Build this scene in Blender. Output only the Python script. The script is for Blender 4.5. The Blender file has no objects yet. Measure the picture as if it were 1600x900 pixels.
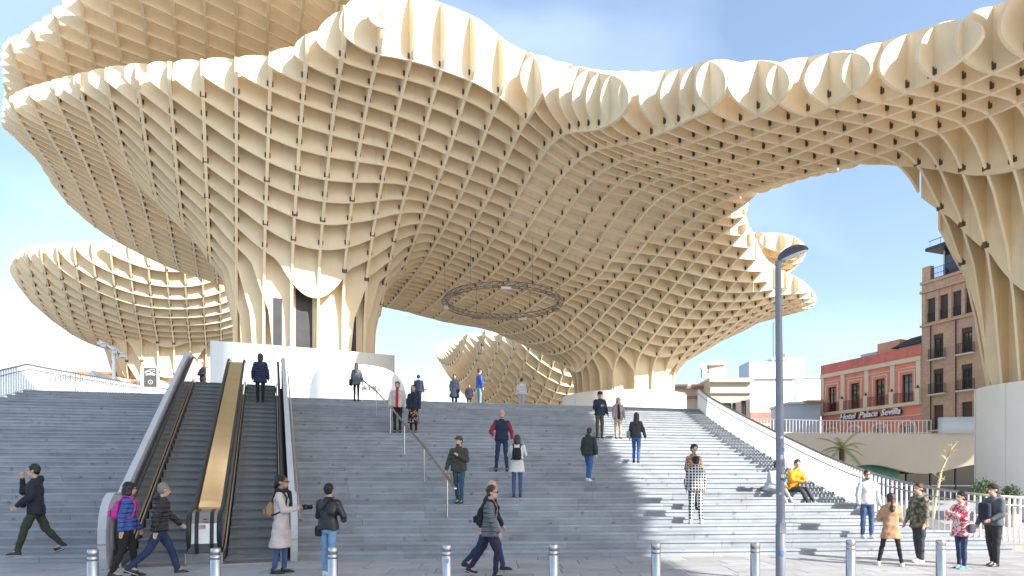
import bpy, bmesh, math, random
import numpy as np
from mathutils import Vector, Matrix, noise as mnoise

random.seed(7)
rng = np.random.default_rng(7)
sc = bpy.context.scene
col = sc.collection
R = math.radians

# ---------------------------------------------------------------- camera
cam_d = bpy.data.cameras.new('camera')
cam = bpy.data.objects.new('camera', cam_d)
col.objects.link(cam)
cam.location = (0, 0, 1.6)
cam.rotation_euler = (R(90), 0, 0)
cam_d.sensor_width = 36.0
cam_d.lens = 22.5
cam_d.shift_y = 0.1875
cam_d.clip_start = 0.1
cam_d.clip_end = 2000
sc.camera = cam

# ---------------------------------------------------------------- light
SUN_AZ = R(128)      # clockwise from +Y
SUN_EL = R(32)
world = bpy.data.worlds.new('World')
sc.world = world
world.use_nodes = True
wn = world.node_tree
wn.nodes.clear()
w_out = wn.nodes.new('ShaderNodeOutputWorld')
w_bg = wn.nodes.new('ShaderNodeBackground')
w_bg.inputs['Strength'].default_value = 0.15
sky = wn.nodes.new('ShaderNodeTexSky')
sky.sky_type = 'NISHITA'
sky.sun_disc = False
sky.sun_elevation = SUN_EL
sky.sun_rotation = SUN_AZ
sky.altitude = 10
sky.air_density = 1.0
sky.dust_density = 1.0
sky.ozone_density = 1.5
tc = wn.nodes.new('ShaderNodeTexCoord')
mp = wn.nodes.new('ShaderNodeMapping')
mp.inputs['Scale'].default_value = (1.2, 1.2, 2.6)
mp.inputs['Location'].default_value = (0.35, 0.1, 0.2)
nz = wn.nodes.new('ShaderNodeTexNoise')
nz.inputs['Scale'].default_value = 1.7
nz.inputs['Detail'].default_value = 9
nz.inputs['Roughness'].default_value = 0.48
nz.inputs['Distortion'].default_value = 0.6
rp = wn.nodes.new('ShaderNodeValToRGB')
rp.color_ramp.elements[0].position = 0.36
rp.color_ramp.elements[1].position = 0.74
rp.color_ramp.elements[0].color = (0.10, 0.10, 0.10, 1)
rp.color_ramp.elements[1].color = (0.46, 0.46, 0.46, 1)
mx = wn.nodes.new('ShaderNodeMix')
mx.data_type = 'RGBA'
mx.inputs[7].default_value = (5.0, 6.1, 7.4, 1)
wn.links.new(tc.outputs['Generated'], mp.inputs['Vector'])
wn.links.new(mp.outputs['Vector'], nz.inputs['Vector'])
wn.links.new(nz.outputs['Fac'], rp.inputs['Fac'])
wn.links.new(rp.outputs['Color'], mx.inputs[0])
wn.links.new(sky.outputs['Color'], mx.inputs[6])
wn.links.new(mx.outputs[2], w_bg.inputs['Color'])
wn.links.new(w_bg.outputs['Background'], w_out.inputs['Surface'])

sun_d = bpy.data.lights.new('sun', 'SUN')
sun_d.energy = 5.0
sun_d.angle = R(0.53)
sun_d.color = (1.0, 0.955, 0.89)
sun = bpy.data.objects.new('sun', sun_d)
col.objects.link(sun)
to_sun = Vector((math.sin(SUN_AZ) * math.cos(SUN_EL), math.cos(SUN_AZ) * math.cos(SUN_EL), math.sin(SUN_EL)))
sun.rotation_euler = to_sun.to_track_quat('Z', 'Y').to_euler()
sun.location = (30, -30, 60)

sc.view_settings.view_transform = 'Standard'
sc.view_settings.look = 'None'
sc.view_settings.gamma = 1.0
sc.view_settings.exposure = 0.9
sc.cycles.max_bounces = 10
sc.cycles.diffuse_bounces = 7
sc.cycles.glossy_bounces = 4
sc.cycles.transparent_max_bounces = 12
sc.cycles.use_denoising = True

# ---------------------------------------------------------------- helpers
def tag(o, label=None, cat=None, group=None, kind=None):
    if label: o['label'] = label
    if cat: o['category'] = cat
    if group: o['group'] = group
    if kind: o['kind'] = kind
    return o

def empty(name, loc=(0, 0, 0), rz=0.0, label=None, cat=None, group=None):
    o = bpy.data.objects.new(name, None)
    o.empty_display_size = 0.2
    col.objects.link(o)
    o.location = loc
    o.rotation_euler = (0, 0, rz)
    return tag(o, label, cat, group)

def link(name, me, mat, parent=None, loc=None, rz=None):
    o = bpy.data.objects.new(name, me)
    col.objects.link(o)
    if mat is not None and len(me.materials) == 0:
        me.materials.append(mat)
    if parent is not None:
        o.parent = parent
    if loc is not None: o.location = loc
    if rz is not None: o.rotation_euler = (0, 0, rz)
    return o

class MB:
    """collects simple solids, then links them as one mesh"""
    def __init__(s):
        s.v = []; s.f = []
    def add(s, vs, fs):
        b = len(s.v)
        s.v.extend([tuple(p) for p in vs])
        s.f.extend([tuple(i + b for i in f) for f in fs])
        return s
    def box(s, c, d, rz=0.0, bev=0.0):
        """centre, full dims, rotation about z"""
        hx, hy, hz = d[0] / 2, d[1] / 2, d[2] / 2
        cs, sn = math.cos(rz), math.sin(rz)
        if bev <= 0:
            P = [(x, y, z) for z in (-hz, hz) for x, y in ((-hx, -hy), (hx, -hy), (hx, hy), (-hx, hy))]
            F = [(3, 2, 1, 0), (4, 5, 6, 7), (0, 1, 5, 4), (1, 2, 6, 5), (2, 3, 7, 6), (3, 0, 4, 7)]
        else:
            b = bev
            P = []
            for z, q in ((-hz, b), (-hz + b, 0), (hz - b, 0), (hz, b)):
                P += [(x * 1.0, y * 1.0, z) for x, y in ((-hx + q, -hy + q), (hx - q, -hy + q), (hx - q, hy - q), (-hx + q, hy - q))]
            F = [(3, 2, 1, 0), (12, 13, 14, 15)]
            for k in range(3):
                o = 4 * k
                for i in range(4):
                    j = (i + 1) % 4
                    F.append((o + i, o + j, o + 4 + j, o + 4 + i))
        P = [(c[0] + x * cs - y * sn, c[1] + x * sn + y * cs, c[2] + z) for x, y, z in P]
        return s.add(P, F)
    def tube(s, pts, rad, n=8, cap=True):
        pts = [Vector(p) for p in pts]
        if not hasattr(rad, '__len__'): rad = [rad] * len(pts)
        base = len(s.v)
        up0 = None
        for i, p in enumerate(pts):
            d = (pts[min(i + 1, len(pts) - 1)] - pts[max(i - 1, 0)])
            d.normalize()
            ref = Vector((0, 0, 1)) if abs(d.z) < 0.95 else Vector((0, 1, 0))
            a = d.cross(ref).normalized(); b = a.cross(d).normalized()
            if up0 is not None and a.dot(up0) < 0: a = -a; b = -b
            up0 = a
            for k in range(n):
                t = 2 * math.pi * k / n
                s.v.append(tuple(p + a * (rad[i] * math.cos(t)) + b * (rad[i] * math.sin(t))))
        for i in range(len(pts) - 1):
            for k in range(n):
                k2 = (k + 1) % n
                s.f.append((base + i * n + k, base + i * n + k2, base + (i + 1) * n + k2, base + (i + 1) * n + k))
        if cap:
            s.f.append(tuple(base + k for k in range(n - 1, -1, -1)))
            e = base + (len(pts) - 1) * n
            s.f.append(tuple(e + k for k in range(n)))
        return s
    def lathe(s, prof, n=24, c=(0, 0, 0)):
        base = len(s.v)
        for r, z in prof:
            for k in range(n):
                t = 2 * math.pi * k / n
                s.v.append((c[0] + r * math.cos(t), c[1] + r * math.sin(t), c[2] + z))
        for i in range(len(prof) - 1):
            for k in range(n):
                k2 = (k + 1) % n
                s.f.append((base + i * n + k, base + i * n + k2, base + (i + 1) * n + k2, base + (i + 1) * n + k))
        s.f.append(tuple(base + k for k in range(n - 1, -1, -1)))
        e = base + (len(prof) - 1) * n
        s.f.append(tuple(e + k for k in range(n)))
        return s
    def prism(s, poly, axis0, axis1, axis2, org, depth):
        """polygon (a,b) in axis0/axis1 extruded by depth along axis2"""
        a0, a1, a2, o = Vector(axis0), Vector(axis1), Vector(axis2), Vector(org)
        n = len(poly); base = len(s.v)
        for q in (0, depth):
            for a, b in poly:
                s.v.append(tuple(o + a0 * a + a1 * b + a2 * q))
        s.f.append(tuple(base + i for i in range(n - 1, -1, -1)))
        s.f.append(tuple(base + n + i for i in range(n)))
        for i in range(n):
            j = (i + 1) % n
            s.f.append((base + i, base + j, base + n + j, base + n + i))
        return s
    def mesh(s, name='mesh', smooth=False, fix=True):
        me = bpy.data.meshes.new(name)
        me.from_pydata(s.v, [], s.f)
        if fix:
            bm = bmesh.new(); bm.from_mesh(me)
            bmesh.ops.recalc_face_normals(bm, faces=bm.faces)
            bm.to_mesh(me); bm.free()
        if smooth:
            me.polygons.foreach_set('use_smooth', [True] * len(me.polygons))
            try: me.set_sharp_from_angle(angle=R(40))
            except Exception: pass
        me.update()
        return me
    def build(s, name, mat, parent=None, smooth=False, loc=None, rz=None):
        return link(name, s.mesh(name, smooth), mat, parent, loc, rz)

# ---------------------------------------------------------------- materials
MATS = {}
def mat(name, color, rough=0.6, metal=0.0, var=0.0, vscale=3.0, bump=0.0, bscale=40.0, spec=0.5, rand=0.0, color2=None, coat=0.0):
    """procedural principled material: noise tint, fine bump, per-object random value"""
    if name in MATS: return MATS[name]
    m = bpy.data.materials.new(name); m.use_nodes = True
    nt = m.node_tree; p = nt.nodes['Principled BSDF']
    p.inputs['Roughness'].default_value = rough
    p.inputs['Metallic'].default_value = metal
    p.inputs['Specular IOR Level'].default_value = spec
    if coat: p.inputs['Coat Weight'].default_value = coat
    c = (*color, 1)
    p.inputs['Base Color'].default_value = c
    tcn = nt.nodes.new('ShaderNodeTexCoord')
    src = None
    if var > 0 or color2:
        n1 = nt.nodes.new('ShaderNodeTexNoise'); n1.inputs['Scale'].default_value = vscale
        n1.inputs['Detail'].default_value = 6; n1.inputs['Roughness'].default_value = 0.62
        nt.links.new(tcn.outputs['Object'], n1.inputs['Vector'])
        r1 = nt.nodes.new('ShaderNodeValToRGB')
        r1.color_ramp.elements[0].position = 0.3; r1.color_ramp.elements[1].position = 0.7
        c2 = color2 if color2 else tuple(x * (1 - var) for x in color)
        r1.color_ramp.elements[0].color = (*c2, 1)
        r1.color_ramp.elements[1].color = (*[min(1, x * (1 + var * 0.4)) for x in color], 1)
        nt.links.new(n1.outputs['Fac'], r1.inputs['Fac'])
        src = r1.outputs['Color']
    if rand > 0:
        oi = nt.nodes.new('ShaderNodeObjectInfo')
        mr = nt.nodes.new('ShaderNodeMapRange')
        mr.inputs['To Min'].default_value = 1 - rand; mr.inputs['To Max'].default_value = 1 + rand * 0.5
        nt.links.new(oi.outputs['Random'], mr.inputs['Value'])
        hs = nt.nodes.new('ShaderNodeHueSaturation')
        hs.inputs['Color'].default_value = c
        if src: nt.links.new(src, hs.inputs['Color'])
        nt.links.new(mr.outputs['Result'], hs.inputs['Value'])
        src = hs.outputs['Color']
    if src: nt.links.new(src, p.inputs['Base Color'])
    if bump > 0:
        n2 = nt.nodes.new('ShaderNodeTexNoise'); n2.inputs['Scale'].default_value = bscale
        n2.inputs['Detail'].default_value = 4
        nt.links.new(tcn.outputs['Object'], n2.inputs['Vector'])
        b = nt.nodes.new('ShaderNodeBump'); b.inputs['Strength'].default_value = bump
        b.inputs['Distance'].default_value = 0.02
        nt.links.new(n2.outputs['Fac'], b.inputs['Height'])
        nt.links.new(b.outputs['Normal'], p.inputs['Normal'])
    MATS[name] = m
    return m

def at(px, py, d):
    """photograph pixel (1600x900) at depth d -> world point (used while laying the place out)"""
    return Vector(((px - 800) / 1000 * d, d, 1.6 + (750 - py) / 1000 * d))
# ================================================================ the timber parasols
GA = R(23.3)
A = np.array([-math.sin(GA), math.cos(GA)])     # one panel family runs along A
Bv = np.array([math.cos(GA), math.sin(GA)])     # the other along Bv
CELL = (1.5, 0.92)      # spacing of the two families
M_timber = mat('cream_coated_timber', (0.83, 0.69, 0.465), rough=0.6, var=0.09, vscale=0.7, bump=0.05, bscale=6, rand=0.07)
def weather(m, strength=0.35, sx=2.2, sz=0.16, dark=(0.52, 0.47, 0.40), lo=0.56, hi=0.78):
    """rain streaks and grey grime laid over a coating"""
    nt = m.node_tree; p = nt.nodes['Principled BSDF']; src = p.inputs['Base Color'].links[0].from_socket
    t = nt.nodes.new('ShaderNodeTexCoord'); mp_ = nt.nodes.new('ShaderNodeMapping'); mp_.inputs['Scale'].default_value = (sx, sx, sz)
    n = nt.nodes.new('ShaderNodeTexNoise'); n.inputs['Scale'].default_value = 1.0; n.inputs['Detail'].default_value = 7; n.inputs['Roughness'].default_value = 0.65
    r = nt.nodes.new('ShaderNodeMapRange'); r.inputs['From Min'].default_value = lo; r.inputs['From Max'].default_value = hi; r.inputs['To Max'].default_value = strength
    x = nt.nodes.new('ShaderNodeMix'); x.data_type = 'RGBA'; x.inputs[7].default_value = (*dark, 1)
    nt.links.new(t.outputs['Object'], mp_.inputs['Vector']); nt.links.new(mp_.outputs['Vector'], n.inputs['Vector']); nt.links.new(n.outputs['Fac'], r.inputs['Value'])
    nt.links.new(r.outputs['Result'], x.inputs[0]); nt.links.new(src, x.inputs[6]); nt.links.new(x.outputs[2], p.inputs['Base Color'])
weather(M_timber, 0.55)
M_bracket = mat('dark_steel_bracket', (0.13, 0.09, 0.055), rough=0.55, metal=0.3)
M_render = mat('white_render', (0.80, 0.79, 0.75), rough=0.8, var=0.05, vscale=0.8, bump=0.05, bscale=30)
weather(M_render, 0.4, 1.6, 0.12, (0.55, 0.53, 0.49))

def catmull(pts, n=10, closed=True):
    P = np.array(pts, float); out = []
    N = len(P)
    for i in range(N if closed else N - 1):
        if closed: p0, p1, p2, p3 = P[(i - 1) % N], P[i], P[(i + 1) % N], P[(i + 2) % N]
        else: p0, p1, p2, p3 = P[max(i - 1, 0)], P[i], P[i + 1], P[min(i + 2, N - 1)]
        for k in range(n):
            t = k / n
            out.append(0.5 * ((2 * p1) + (-p0 + p2) * t + (2 * p0 - 5 * p1 + 4 * p2 - p3) * t * t + (-p0 + 3 * p1 - 3 * p2 + p3) * t ** 3))
    if not closed: out.append(P[-1])
    return np.array(out)

def sdist(poly, q):
    """signed distance (inside positive) of points q (n,2) to a closed polygon"""
    a = poly; b = np.roll(poly, -1, 0)
    d = b - a
    L2 = (d ** 2).sum(1) + 1e-12
    out = np.empty(len(q))
    for s in range(0, len(q), 2000):
        qq = q[s:s + 2000]
        w = qq[:, None, :] - a[None]
        t = np.clip((w * d[None]).sum(2) / L2, 0, 1)
        e = w - d[None] * t[..., None]
        dist = np.sqrt((e ** 2).sum(2).min(1))
        c = ((a[None, :, 1] > qq[:, None, 1]) != (b[None, :, 1] > qq[:, None, 1]))
        xi = d[None, :, 0] * (qq[:, None, 1] - a[None, :, 1]) / np.where(np.abs(d[:, 1]) < 1e-9, 1e-9, d[:, 1])[None] + a[None, :, 0]
        ins = (c & (qq[:, None, 0] < xi)).sum(1) % 2 == 1
        out[s:s + 2000] = np.where(ins, dist, -dist)
    return out

class TPS:
    def __init__(s, pts, smooth=0.02):
        P = np.array(pts, float); s.c = P[:, :2]; n = len(P)
        K = s.k(np.linalg.norm(s.c[:, None] - s.c[None], axis=2)) + np.eye(n) * smooth * 50
        Q = np.hstack([np.ones((n, 1)), s.c])
        Mx = np.block([[K, Q], [Q.T, np.zeros((3, 3))]])
        s.w = np.linalg.solve(Mx, np.concatenate([P[:, 2], np.zeros(3)]))
    @staticmethod
    def k(r): return np.where(r > 1e-9, r * r * np.log(np.maximum(r, 1e-9)), 0)
    def __call__(s, q):
        K = s.k(np.linalg.norm(q[:, None] - s.c[None], axis=2))
        return K @ s.w[:-3] + s.w[-3] + q @ s.w[-2:]

FL1 = ([0, 4.35, 4.5, 5.1, 6.0, 6.8, 8.5, 10.2, 11.9, 16.0, 20.0, 30.0], [0, 0, 3.0, 5.8, 6.9, 7.9, 9.4, 11.0, 12.6, 14.8, 17.5, 30.0])
FL2 = ([0, 4.35, 4.45, 4.8, 5.5, 7.1, 9.0, 11.7, 15.7, 20.0, 30.0], [0, 0, 1.8, 2.6, 3.3, 4.2, 5.3, 6.6, 8.9, 12.5, 25.0])
FL3 = ([0, 4.35, 4.5, 4.8, 5.2, 6.0, 7.0, 8.4, 10.0, 13.0, 18.0, 30.0], [0, 0, 1.2, 3.6, 5.6, 7.6, 9.2, 11.2, 12.6, 14.0, 17.0, 28.0])
FLM = ([0, 4.35, 4.5, 5.0, 6.0, 7.0, 9.0, 30.0], [0, 0, 5.0, 8.0, 11.0, 15.0, 30.0, 60.0])

def smin(a, b, k):
    h = np.clip(0.5 + 0.5 * (b - a) / k, 0, 1)
    return b * (1 - h) + a * h - k * h * (1 - h)

class Canopy:
    def __init__(s, outline, plate, thick, edge, trunks, tip=0.3, edge_lo=1.3):
        s.poly = catmull(outline); s.plate = plate; s.thick = thick; s.edge = edge
        s.trunks = trunks; s.tip = tip; s.edge_lo = edge_lo
    def eval(s, q):
        sd = sdist(s.poly, q)
        Bp = s.plate(q); th = s.thick(q) if callable(s.thick) else np.full(len(q), s.thick)
        e = np.sqrt(np.maximum(0, 1 - (1 - np.clip(sd / s.edge, 0, 1)) ** 2))
        e2 = np.sqrt(np.maximum(0, 1 - (1 - np.clip(sd / s.edge_lo, 0, 1)) ** 2))
        lo = Bp + th * s.tip * (1 - e2)
        hi = Bp + th * (s.tip + (1 - s.tip) * e)
        for (cx, cy, zb, fl, *bias) in s.trunks:
            r = np.hypot(q[:, 0] - cx, q[:, 1] - cy)
            f = zb + np.interp(r, fl[0], fl[1])
            if bias:      # the bowl climbs more steeply towards this side
                w = np.maximum(0, ((q[:, 0] - cx) * bias[0] + (q[:, 1] - cy) * bias[1]) / np.maximum(r, 1e-6)) ** 2
                f = f + bias[2] * np.maximum(0, r - 4.6) * w
            lo = np.where(sd > 0, np.maximum(smin(lo, f, 1.2), zb), lo)
        return sd, lo, hi

def strip_mesh(pts, lo, hi, wdir, w, name):
    """a vertical panel following pts (n,2) between lo and hi, w thick"""
    n = len(pts)
    off = wdir * (w / 2)
    V = np.empty((n, 4, 3))
    V[:, 0, :2] = pts - off; V[:, 0, 2] = lo
    V[:, 1, :2] = pts + off; V[:, 1, 2] = lo
    V[:, 2, :2] = pts + off; V[:, 2, 2] = hi
    V[:, 3, :2] = pts - off; V[:, 3, 2] = hi
    i = np.arange(n - 1)[:, None] * 4
    F = np.concatenate([i + np.array([[0, 4, 5, 1]]), i + np.array([[1, 5, 6, 2]]), i + np.array([[2, 6, 7, 3]]), i + np.array([[3, 7, 4, 0]])])
    F = np.concatenate([F, [[0, 1, 2, 3]], [[4 * n - 1, 4 * n - 2, 4 * n - 3, 4 * n - 4]]])
    return V.reshape(-1, 3), F

def build_panels(can, root, wA, wB, phase=(0.0, 0.0), zlift=0.0):
    lo_xy = can.poly.min(0); hi_xy = can.poly.max(0)
    corners = np.array([[x, y] for x in (lo_xy[0], hi_xy[0]) for y in (lo_xy[1], hi_xy[1])])
    cnt = 0
    for fam in (0, 1):
        run = A if fam == 0 else Bv
        acr = Bv if fam == 0 else A
        w = wA if fam == 0 else wB
        cu = corners @ run; cv = corners @ acr
        for k in range(math.floor((cv.min() - phase[fam]) / CELL[fam]), math.ceil((cv.max() - phase[fam]) / CELL[fam]) + 1):
            v = k * CELL[fam] + phase[fam]
            u = np.arange(cu.min() - 0.5, cu.max() + 0.5, 0.3)
            q = u[:, None] * run[None] + v * acr[None]
            sd = sdist(can.poly, q)
            ins = sd > 0
            idx = np.flatnonzero(np.diff(ins.astype(int)))
            st = [i for i in idx if not ins[i]]; en = [i for i in idx if ins[i]]
            for a0, b0 in zip(st, en):
                ua = u[a0] + (0 - sd[a0]) / (sd[a0 + 1] - sd[a0]) * 0.3
                ub = u[b0] + sd[b0] / (sd[b0] - sd[b0 + 1]) * 0.3
                if ub - ua < 0.5: continue
                core = u[(u > ua + 0.45) & (u < ub - 0.45)]
                tipa = ua + np.array([0.0, .008, .03, .07, .13, .21, .31, .42])
                tipb = ub - np.array([.42, .31, .21, .13, .07, .03, .008, 0.0])
                uu = np.concatenate([tipa, core, tipb]); uu = np.unique(np.clip(uu, ua, ub))
                qq = uu[:, None] * run[None] + v * acr[None]
                s_, l_, h_ = can.eval(qq)
                s_[0] = s_[-1] = 0
                # refine where the underside is steep
                steep = np.abs(np.diff(l_)) > 0.5
                if steep.any():
                    add = np.concatenate([uu[:-1][steep] + np.diff(uu)[steep] * f for f in (0.2, 0.4, 0.6, 0.8)])
                    uu = np.unique(np.concatenate([uu, add]))
                    qq = uu[:, None] * run[None] + v * acr[None]
                    s_, l_, h_ = can.eval(qq)
                h_ = np.maximum(h_, l_ + 0.01)
                V, F = strip_mesh(qq, l_ + zlift, h_ + zlift, acr, w, '')
                me = bpy.data.meshes.new('panel')
                me.from_pydata(V.tolist(), [], F.tolist())
                me.update()
                link('panel', me, M_timber, root)
                cnt += 1
    return cnt

_br = MB()
_br.box((0, 0, 0), (0.30, 0.15, 0.26)); _br.box((0, 0, -0.04), (0.19, 0.30, 0.18))
BR_ME = _br.mesh('bracket'); BR_ME.materials.append(M_bracket)

def build_brackets(can, root, limit, phase=(0.0, 0.0), below=None):
    lo_xy = can.poly.min(0); hi_xy = can.poly.max(0)
    corners = np.array([[x, y] for x in (lo_xy[0], hi_xy[0]) for y in (lo_xy[1], hi_xy[1])])
    cu = corners @ A; cv = corners @ Bv
    us = np.arange(math.floor(cu.min() / CELL[1]), math.ceil(cu.max() / CELL[1]) + 1) * CELL[1] + phase[1]
    vs = np.arange(math.floor(cv.min() / CELL[0]), math.ceil(cv.max() / CELL[0]) + 1) * CELL[0] + phase[0]
    q = np.array([u * A + v * Bv for u in us for v in vs])
    sd, lo, hi = can.eval(q)
    ok = (sd > 0.7) & (hi - lo < 7) & (q[:, 1] > 8)
    if below is not None: ok &= lo > below
    q = q[ok]; lo = lo[ok]
    order = np.argsort(np.hypot(q[:, 0], q[:, 1]))
    stuff = MB()
    for n, i in enumerate(order):
        z = lo[i] + 0.30 + 0.10 * ((n * 7) % 5 - 2) / 2
        if n < limit:
            o = link('joint_bracket', BR_ME, None, root, (q[i, 0], q[i, 1], z), GA)
        else:
            stuff.box((q[i, 0], q[i, 1], z), (0.30, 0.15, 0.26), GA)
            stuff.box((q[i, 0], q[i, 1], z - .04), (0.19, 0.30, 0.18), GA)
    if stuff.v:
        tag(link('joint_brackets', stuff.mesh('joint_brackets', fix=False), M_bracket, root), kind='stuff')

# ---- main canopy: three trunks under one undulating roof
T1 = (-13.6, 42.3, 8.6, FL1, -0.95, -0.30, 0.15); T2 = (9.9, 56.8, 8.8, FL2); T3 = (24.9, 26.2, 5.3, FL3)
main_outline = [(-34.6, 46.5), (-33, 42), (-29.5, 37.5), (-25.3, 34.6), (-20.4, 32.2), (-16, 30.9), (-11, 30.0), *[tuple(28.6 * A + v_ * Bv) for v_ in (5.2, 7, 9, 11, 12.6)], (1.9, 30.3), (3.1, 28.7), (4.2, 27.2), (5.5, 26.0), (6.4, 25.0), (7.1, 23.8),
                (10.1, 22.5), (12.6, 21.0), (14.4, 19.6), (16.6, 18.4), (18.6, 19.2), (21.5, 21.0), (27, 21.6), (36, 23.5), (49, 26), (52, 38), (46, 46), (39.5, 42), (34, 36), (26, 33.5),  # unseen right part: front trimmed to admit sun, rest extended to shade the pavilion
                (21.4, 31.0), (18.9, 29.0), *[tuple(u_ * A + 27.12 * Bv) for u_ in (20.6, 22, 23.5, 25, 26.5, 28)], (14.6, 40), (16.8, 44), (19.5, 48), (24, 51.5), (26.5, 57), (24, 64), (17, 69), (8, 70), (0, 66),
                (-5, 62), (-10, 57), (-16, 55), (-26, 56), (-34, 53)]
main_plate = TPS([(-34.6, 46.5, 24.6), (-33, 42, 24.2), (-29.5, 37.5, 23.2), (-25.3, 34.6, 22.3), (-20.4, 32.2, 21.6), (-16, 30.9, 21.1), (-11, 30.2, 20.9), (-6.8, 29.0, 21.1), (-4.2, 30.1, 21.2), (-1.5, 31.3, 20.9), (0.6, 31.4, 20.0),
                  (2.7, 29.3, 18.0), (3.2, 27.4, 17.2), (5.2, 26.2, 16.4), (7.0, 23.9, 15.6), (10.1, 22.5, 14.9), (12.6, 21, 14.6), (14.4, 19.6, 14.6), (23, 17.5, 15),
                  (31, 20, 15.5), (34, 27, 15.5), (50, 34, 16), (25.5, 33.5, 15.6), (18, 28.8, 15.7), (17.0, 29.1, 15.8), (15.4, 32.7, 16.8), (13.8, 36.4, 17.3), (14.6, 40, 17.4), (17, 44, 17.3),
                  (0, 35, 18.9), (3.9, 34.5, 18.2), (7.4, 37, 18.0), (-8, 34, 19.4), (-3, 34, 19.4), (13.3, 24.6, 15.4), (12, 30, 16.2), (6, 43, 15.4),
                  (-24.4, 40.6, 21.4), (-32.5, 51, 21.6), (-27, 51, 19.4), (-34, 48, 23.2),
                  (24, 51.5, 16.4), (26.5, 57, 16.6), (24, 64, 17.2), (8, 70, 18), (0, 66, 17.4), (-5, 62, 16.4), (-10, 57, 16.4), (-16, 55, 17),
                  (-2, 50, 15.8), (-4, 42, 17.0), (14, 46, 17.0), (19.5, 48, 17.0)])
main_thick = TPS([(-34, 46, 1.8), (-29.5, 37.5, 1.7), (-20.4, 32.2, 1.6), (-14, 31, 1.6), (-11, 30.2, 1.7), (-8.5, 29.4, 2.6), (-6.8, 29, 3.4), (-4.2, 30.1, 3.8), (0.6, 31.4, 3.8), (3.2, 27.4, 3.2), (5.2, 26, 2.8), (10.1, 22.5, 2.2), (14.4, 19.6, 2.2),
                  (20, 50, 1.6), (27, 59, 1.6), (-10, 58, 2.4), (0, 45, 2.6), (30, 25, 2.4), (10, 65, 2.6)])
main = Canopy(main_outline, main_plate, main_thick, 2.2, [T1, T2, T3])

upper_outline = [(-36, 46.0), (-32.5, 41), (-30, 37.6), (-27.8, 36.2), (-24, 34.0), (-19.8, 31.0), (-15, 27.6), (-10, 26.4), (-6.2, 28.2), (-4.6, 31.5), (-6, 40), (-12, 46), (-22, 50), (-32, 50.5)]
upper_plate = TPS([(-36, 46, 26.0), (-31, 39, 26.3), (-23, 33, 26.6), (-16, 29.2, 27.0), (-15, 26, 28.2), (-10, 25.4, 27.6), (-10, 28.8, 25.6), (-7, 28.8, 24.2), (-10, 36, 24.2),
                   (-16, 36, 25.0), (-24, 39, 25.0), (-16, 44, 24.6), (-28, 46, 25.4)])
upper = Canopy(upper_outline, upper_plate, 1.5, 2.0, [])

lobe_outline = [(16, 54), (18.5, 49.5), (22.5, 50.0), (24.4, 54), (24, 60), (19, 63), (15, 60)]
lobe_plate = TPS([(16, 54, 19.6), (22.5, 50, 19.4), (24.4, 54, 19.6), (24, 60, 19.6), (15, 60, 19.4), (20, 56, 19.0)])
lobe = Canopy(lobe_outline, lobe_plate, 1.8, 2.0, [])

kx, ky = math.sin(SUN_AZ) / math.tan(SUN_EL), math.cos(SUN_AZ) / math.tan(SUN_EL)  # unseen overhead lobe: outline thrown back along the sun from the wanted stair shadow
shade_lobe_outline = [(x + (17.2 - z) * kx, y + (17.2 - z) * ky) for x, y, z in
                [(-22, 23.6, 4.3), (-16, 25.0, 5), (-13, 25.6, 5), (-6, 27.4, 5), (0, 29.3, 5), (3.4, 30.6, 5), (4.2, 28, 4.5), (4.2, 24, 3.4), (4.3, 20, 2.2), (3.9, 15.5, .7), (3.6, 12, 0), (3.2, 7, 0),
                 (-6, 4, 0), (-16, 6, 0), (-23, 10, 0), (-25, 17, 2)]]
near = Canopy(shade_lobe_outline, lambda q: np.full(len(q), 17.2), 2.2, 2.2, [])

par = empty('timber_parasol', (0, 0, 0), label='huge cream timber lattice parasol on three trunks arching over the stairs', cat='parasol')
n0 = build_panels(main, par, 0.15, 0.10)
n1 = build_panels(upper, par, 0.14, 0.09)
n2 = build_panels(lobe, par, 0.14, 0.09)
n3 = build_panels(near, par, 0.13, 0.08)
build_brackets(main, par, 260, below=9)
print('panels', n0, n1, n2, n3)

# ---- parasols standing behind
def mushroom(cx, cy, zb, rad, label, rise, zrim, thick=3.6, fl=FL2):
    root = empty('timber_parasol', (0, 0, 0), label=label, cat='parasol')
    out = [(cx + rad * math.cos(t), cy + rad * math.sin(t)) for t in np.linspace(0, 2 * math.pi, 14)[:-1]]
    pts = [(cx + rad * f * math.cos(t), cy + rad * f * math.sin(t), zrim - rise * (1 - f ** 3)) for f in (0.35, 0.7, 1.0) for t in np.linspace(0.2, 2 * math.pi + .2, 9)[:-1]]
    c = Canopy(out, TPS(pts), thick, 3.0, [(cx, cy, zb, fl)], tip=0.5, edge_lo=3.0)
    build_panels(c, root, 0.14, 0.09)
    build_brackets(c, root, 0, below=9)
    return c
mushroom(-38.5, 72.5, 3.0, 14.5, 'timber parasol with rounded bowl rim standing behind the left trunk', 5.8, 21.4, 3.4, FLM)
mushroom(4.0, 88.0, 3.0, 14.5, 'low timber parasol seen far behind the stair top', 8.5, 18.3, 2.0, FLM)

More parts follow.
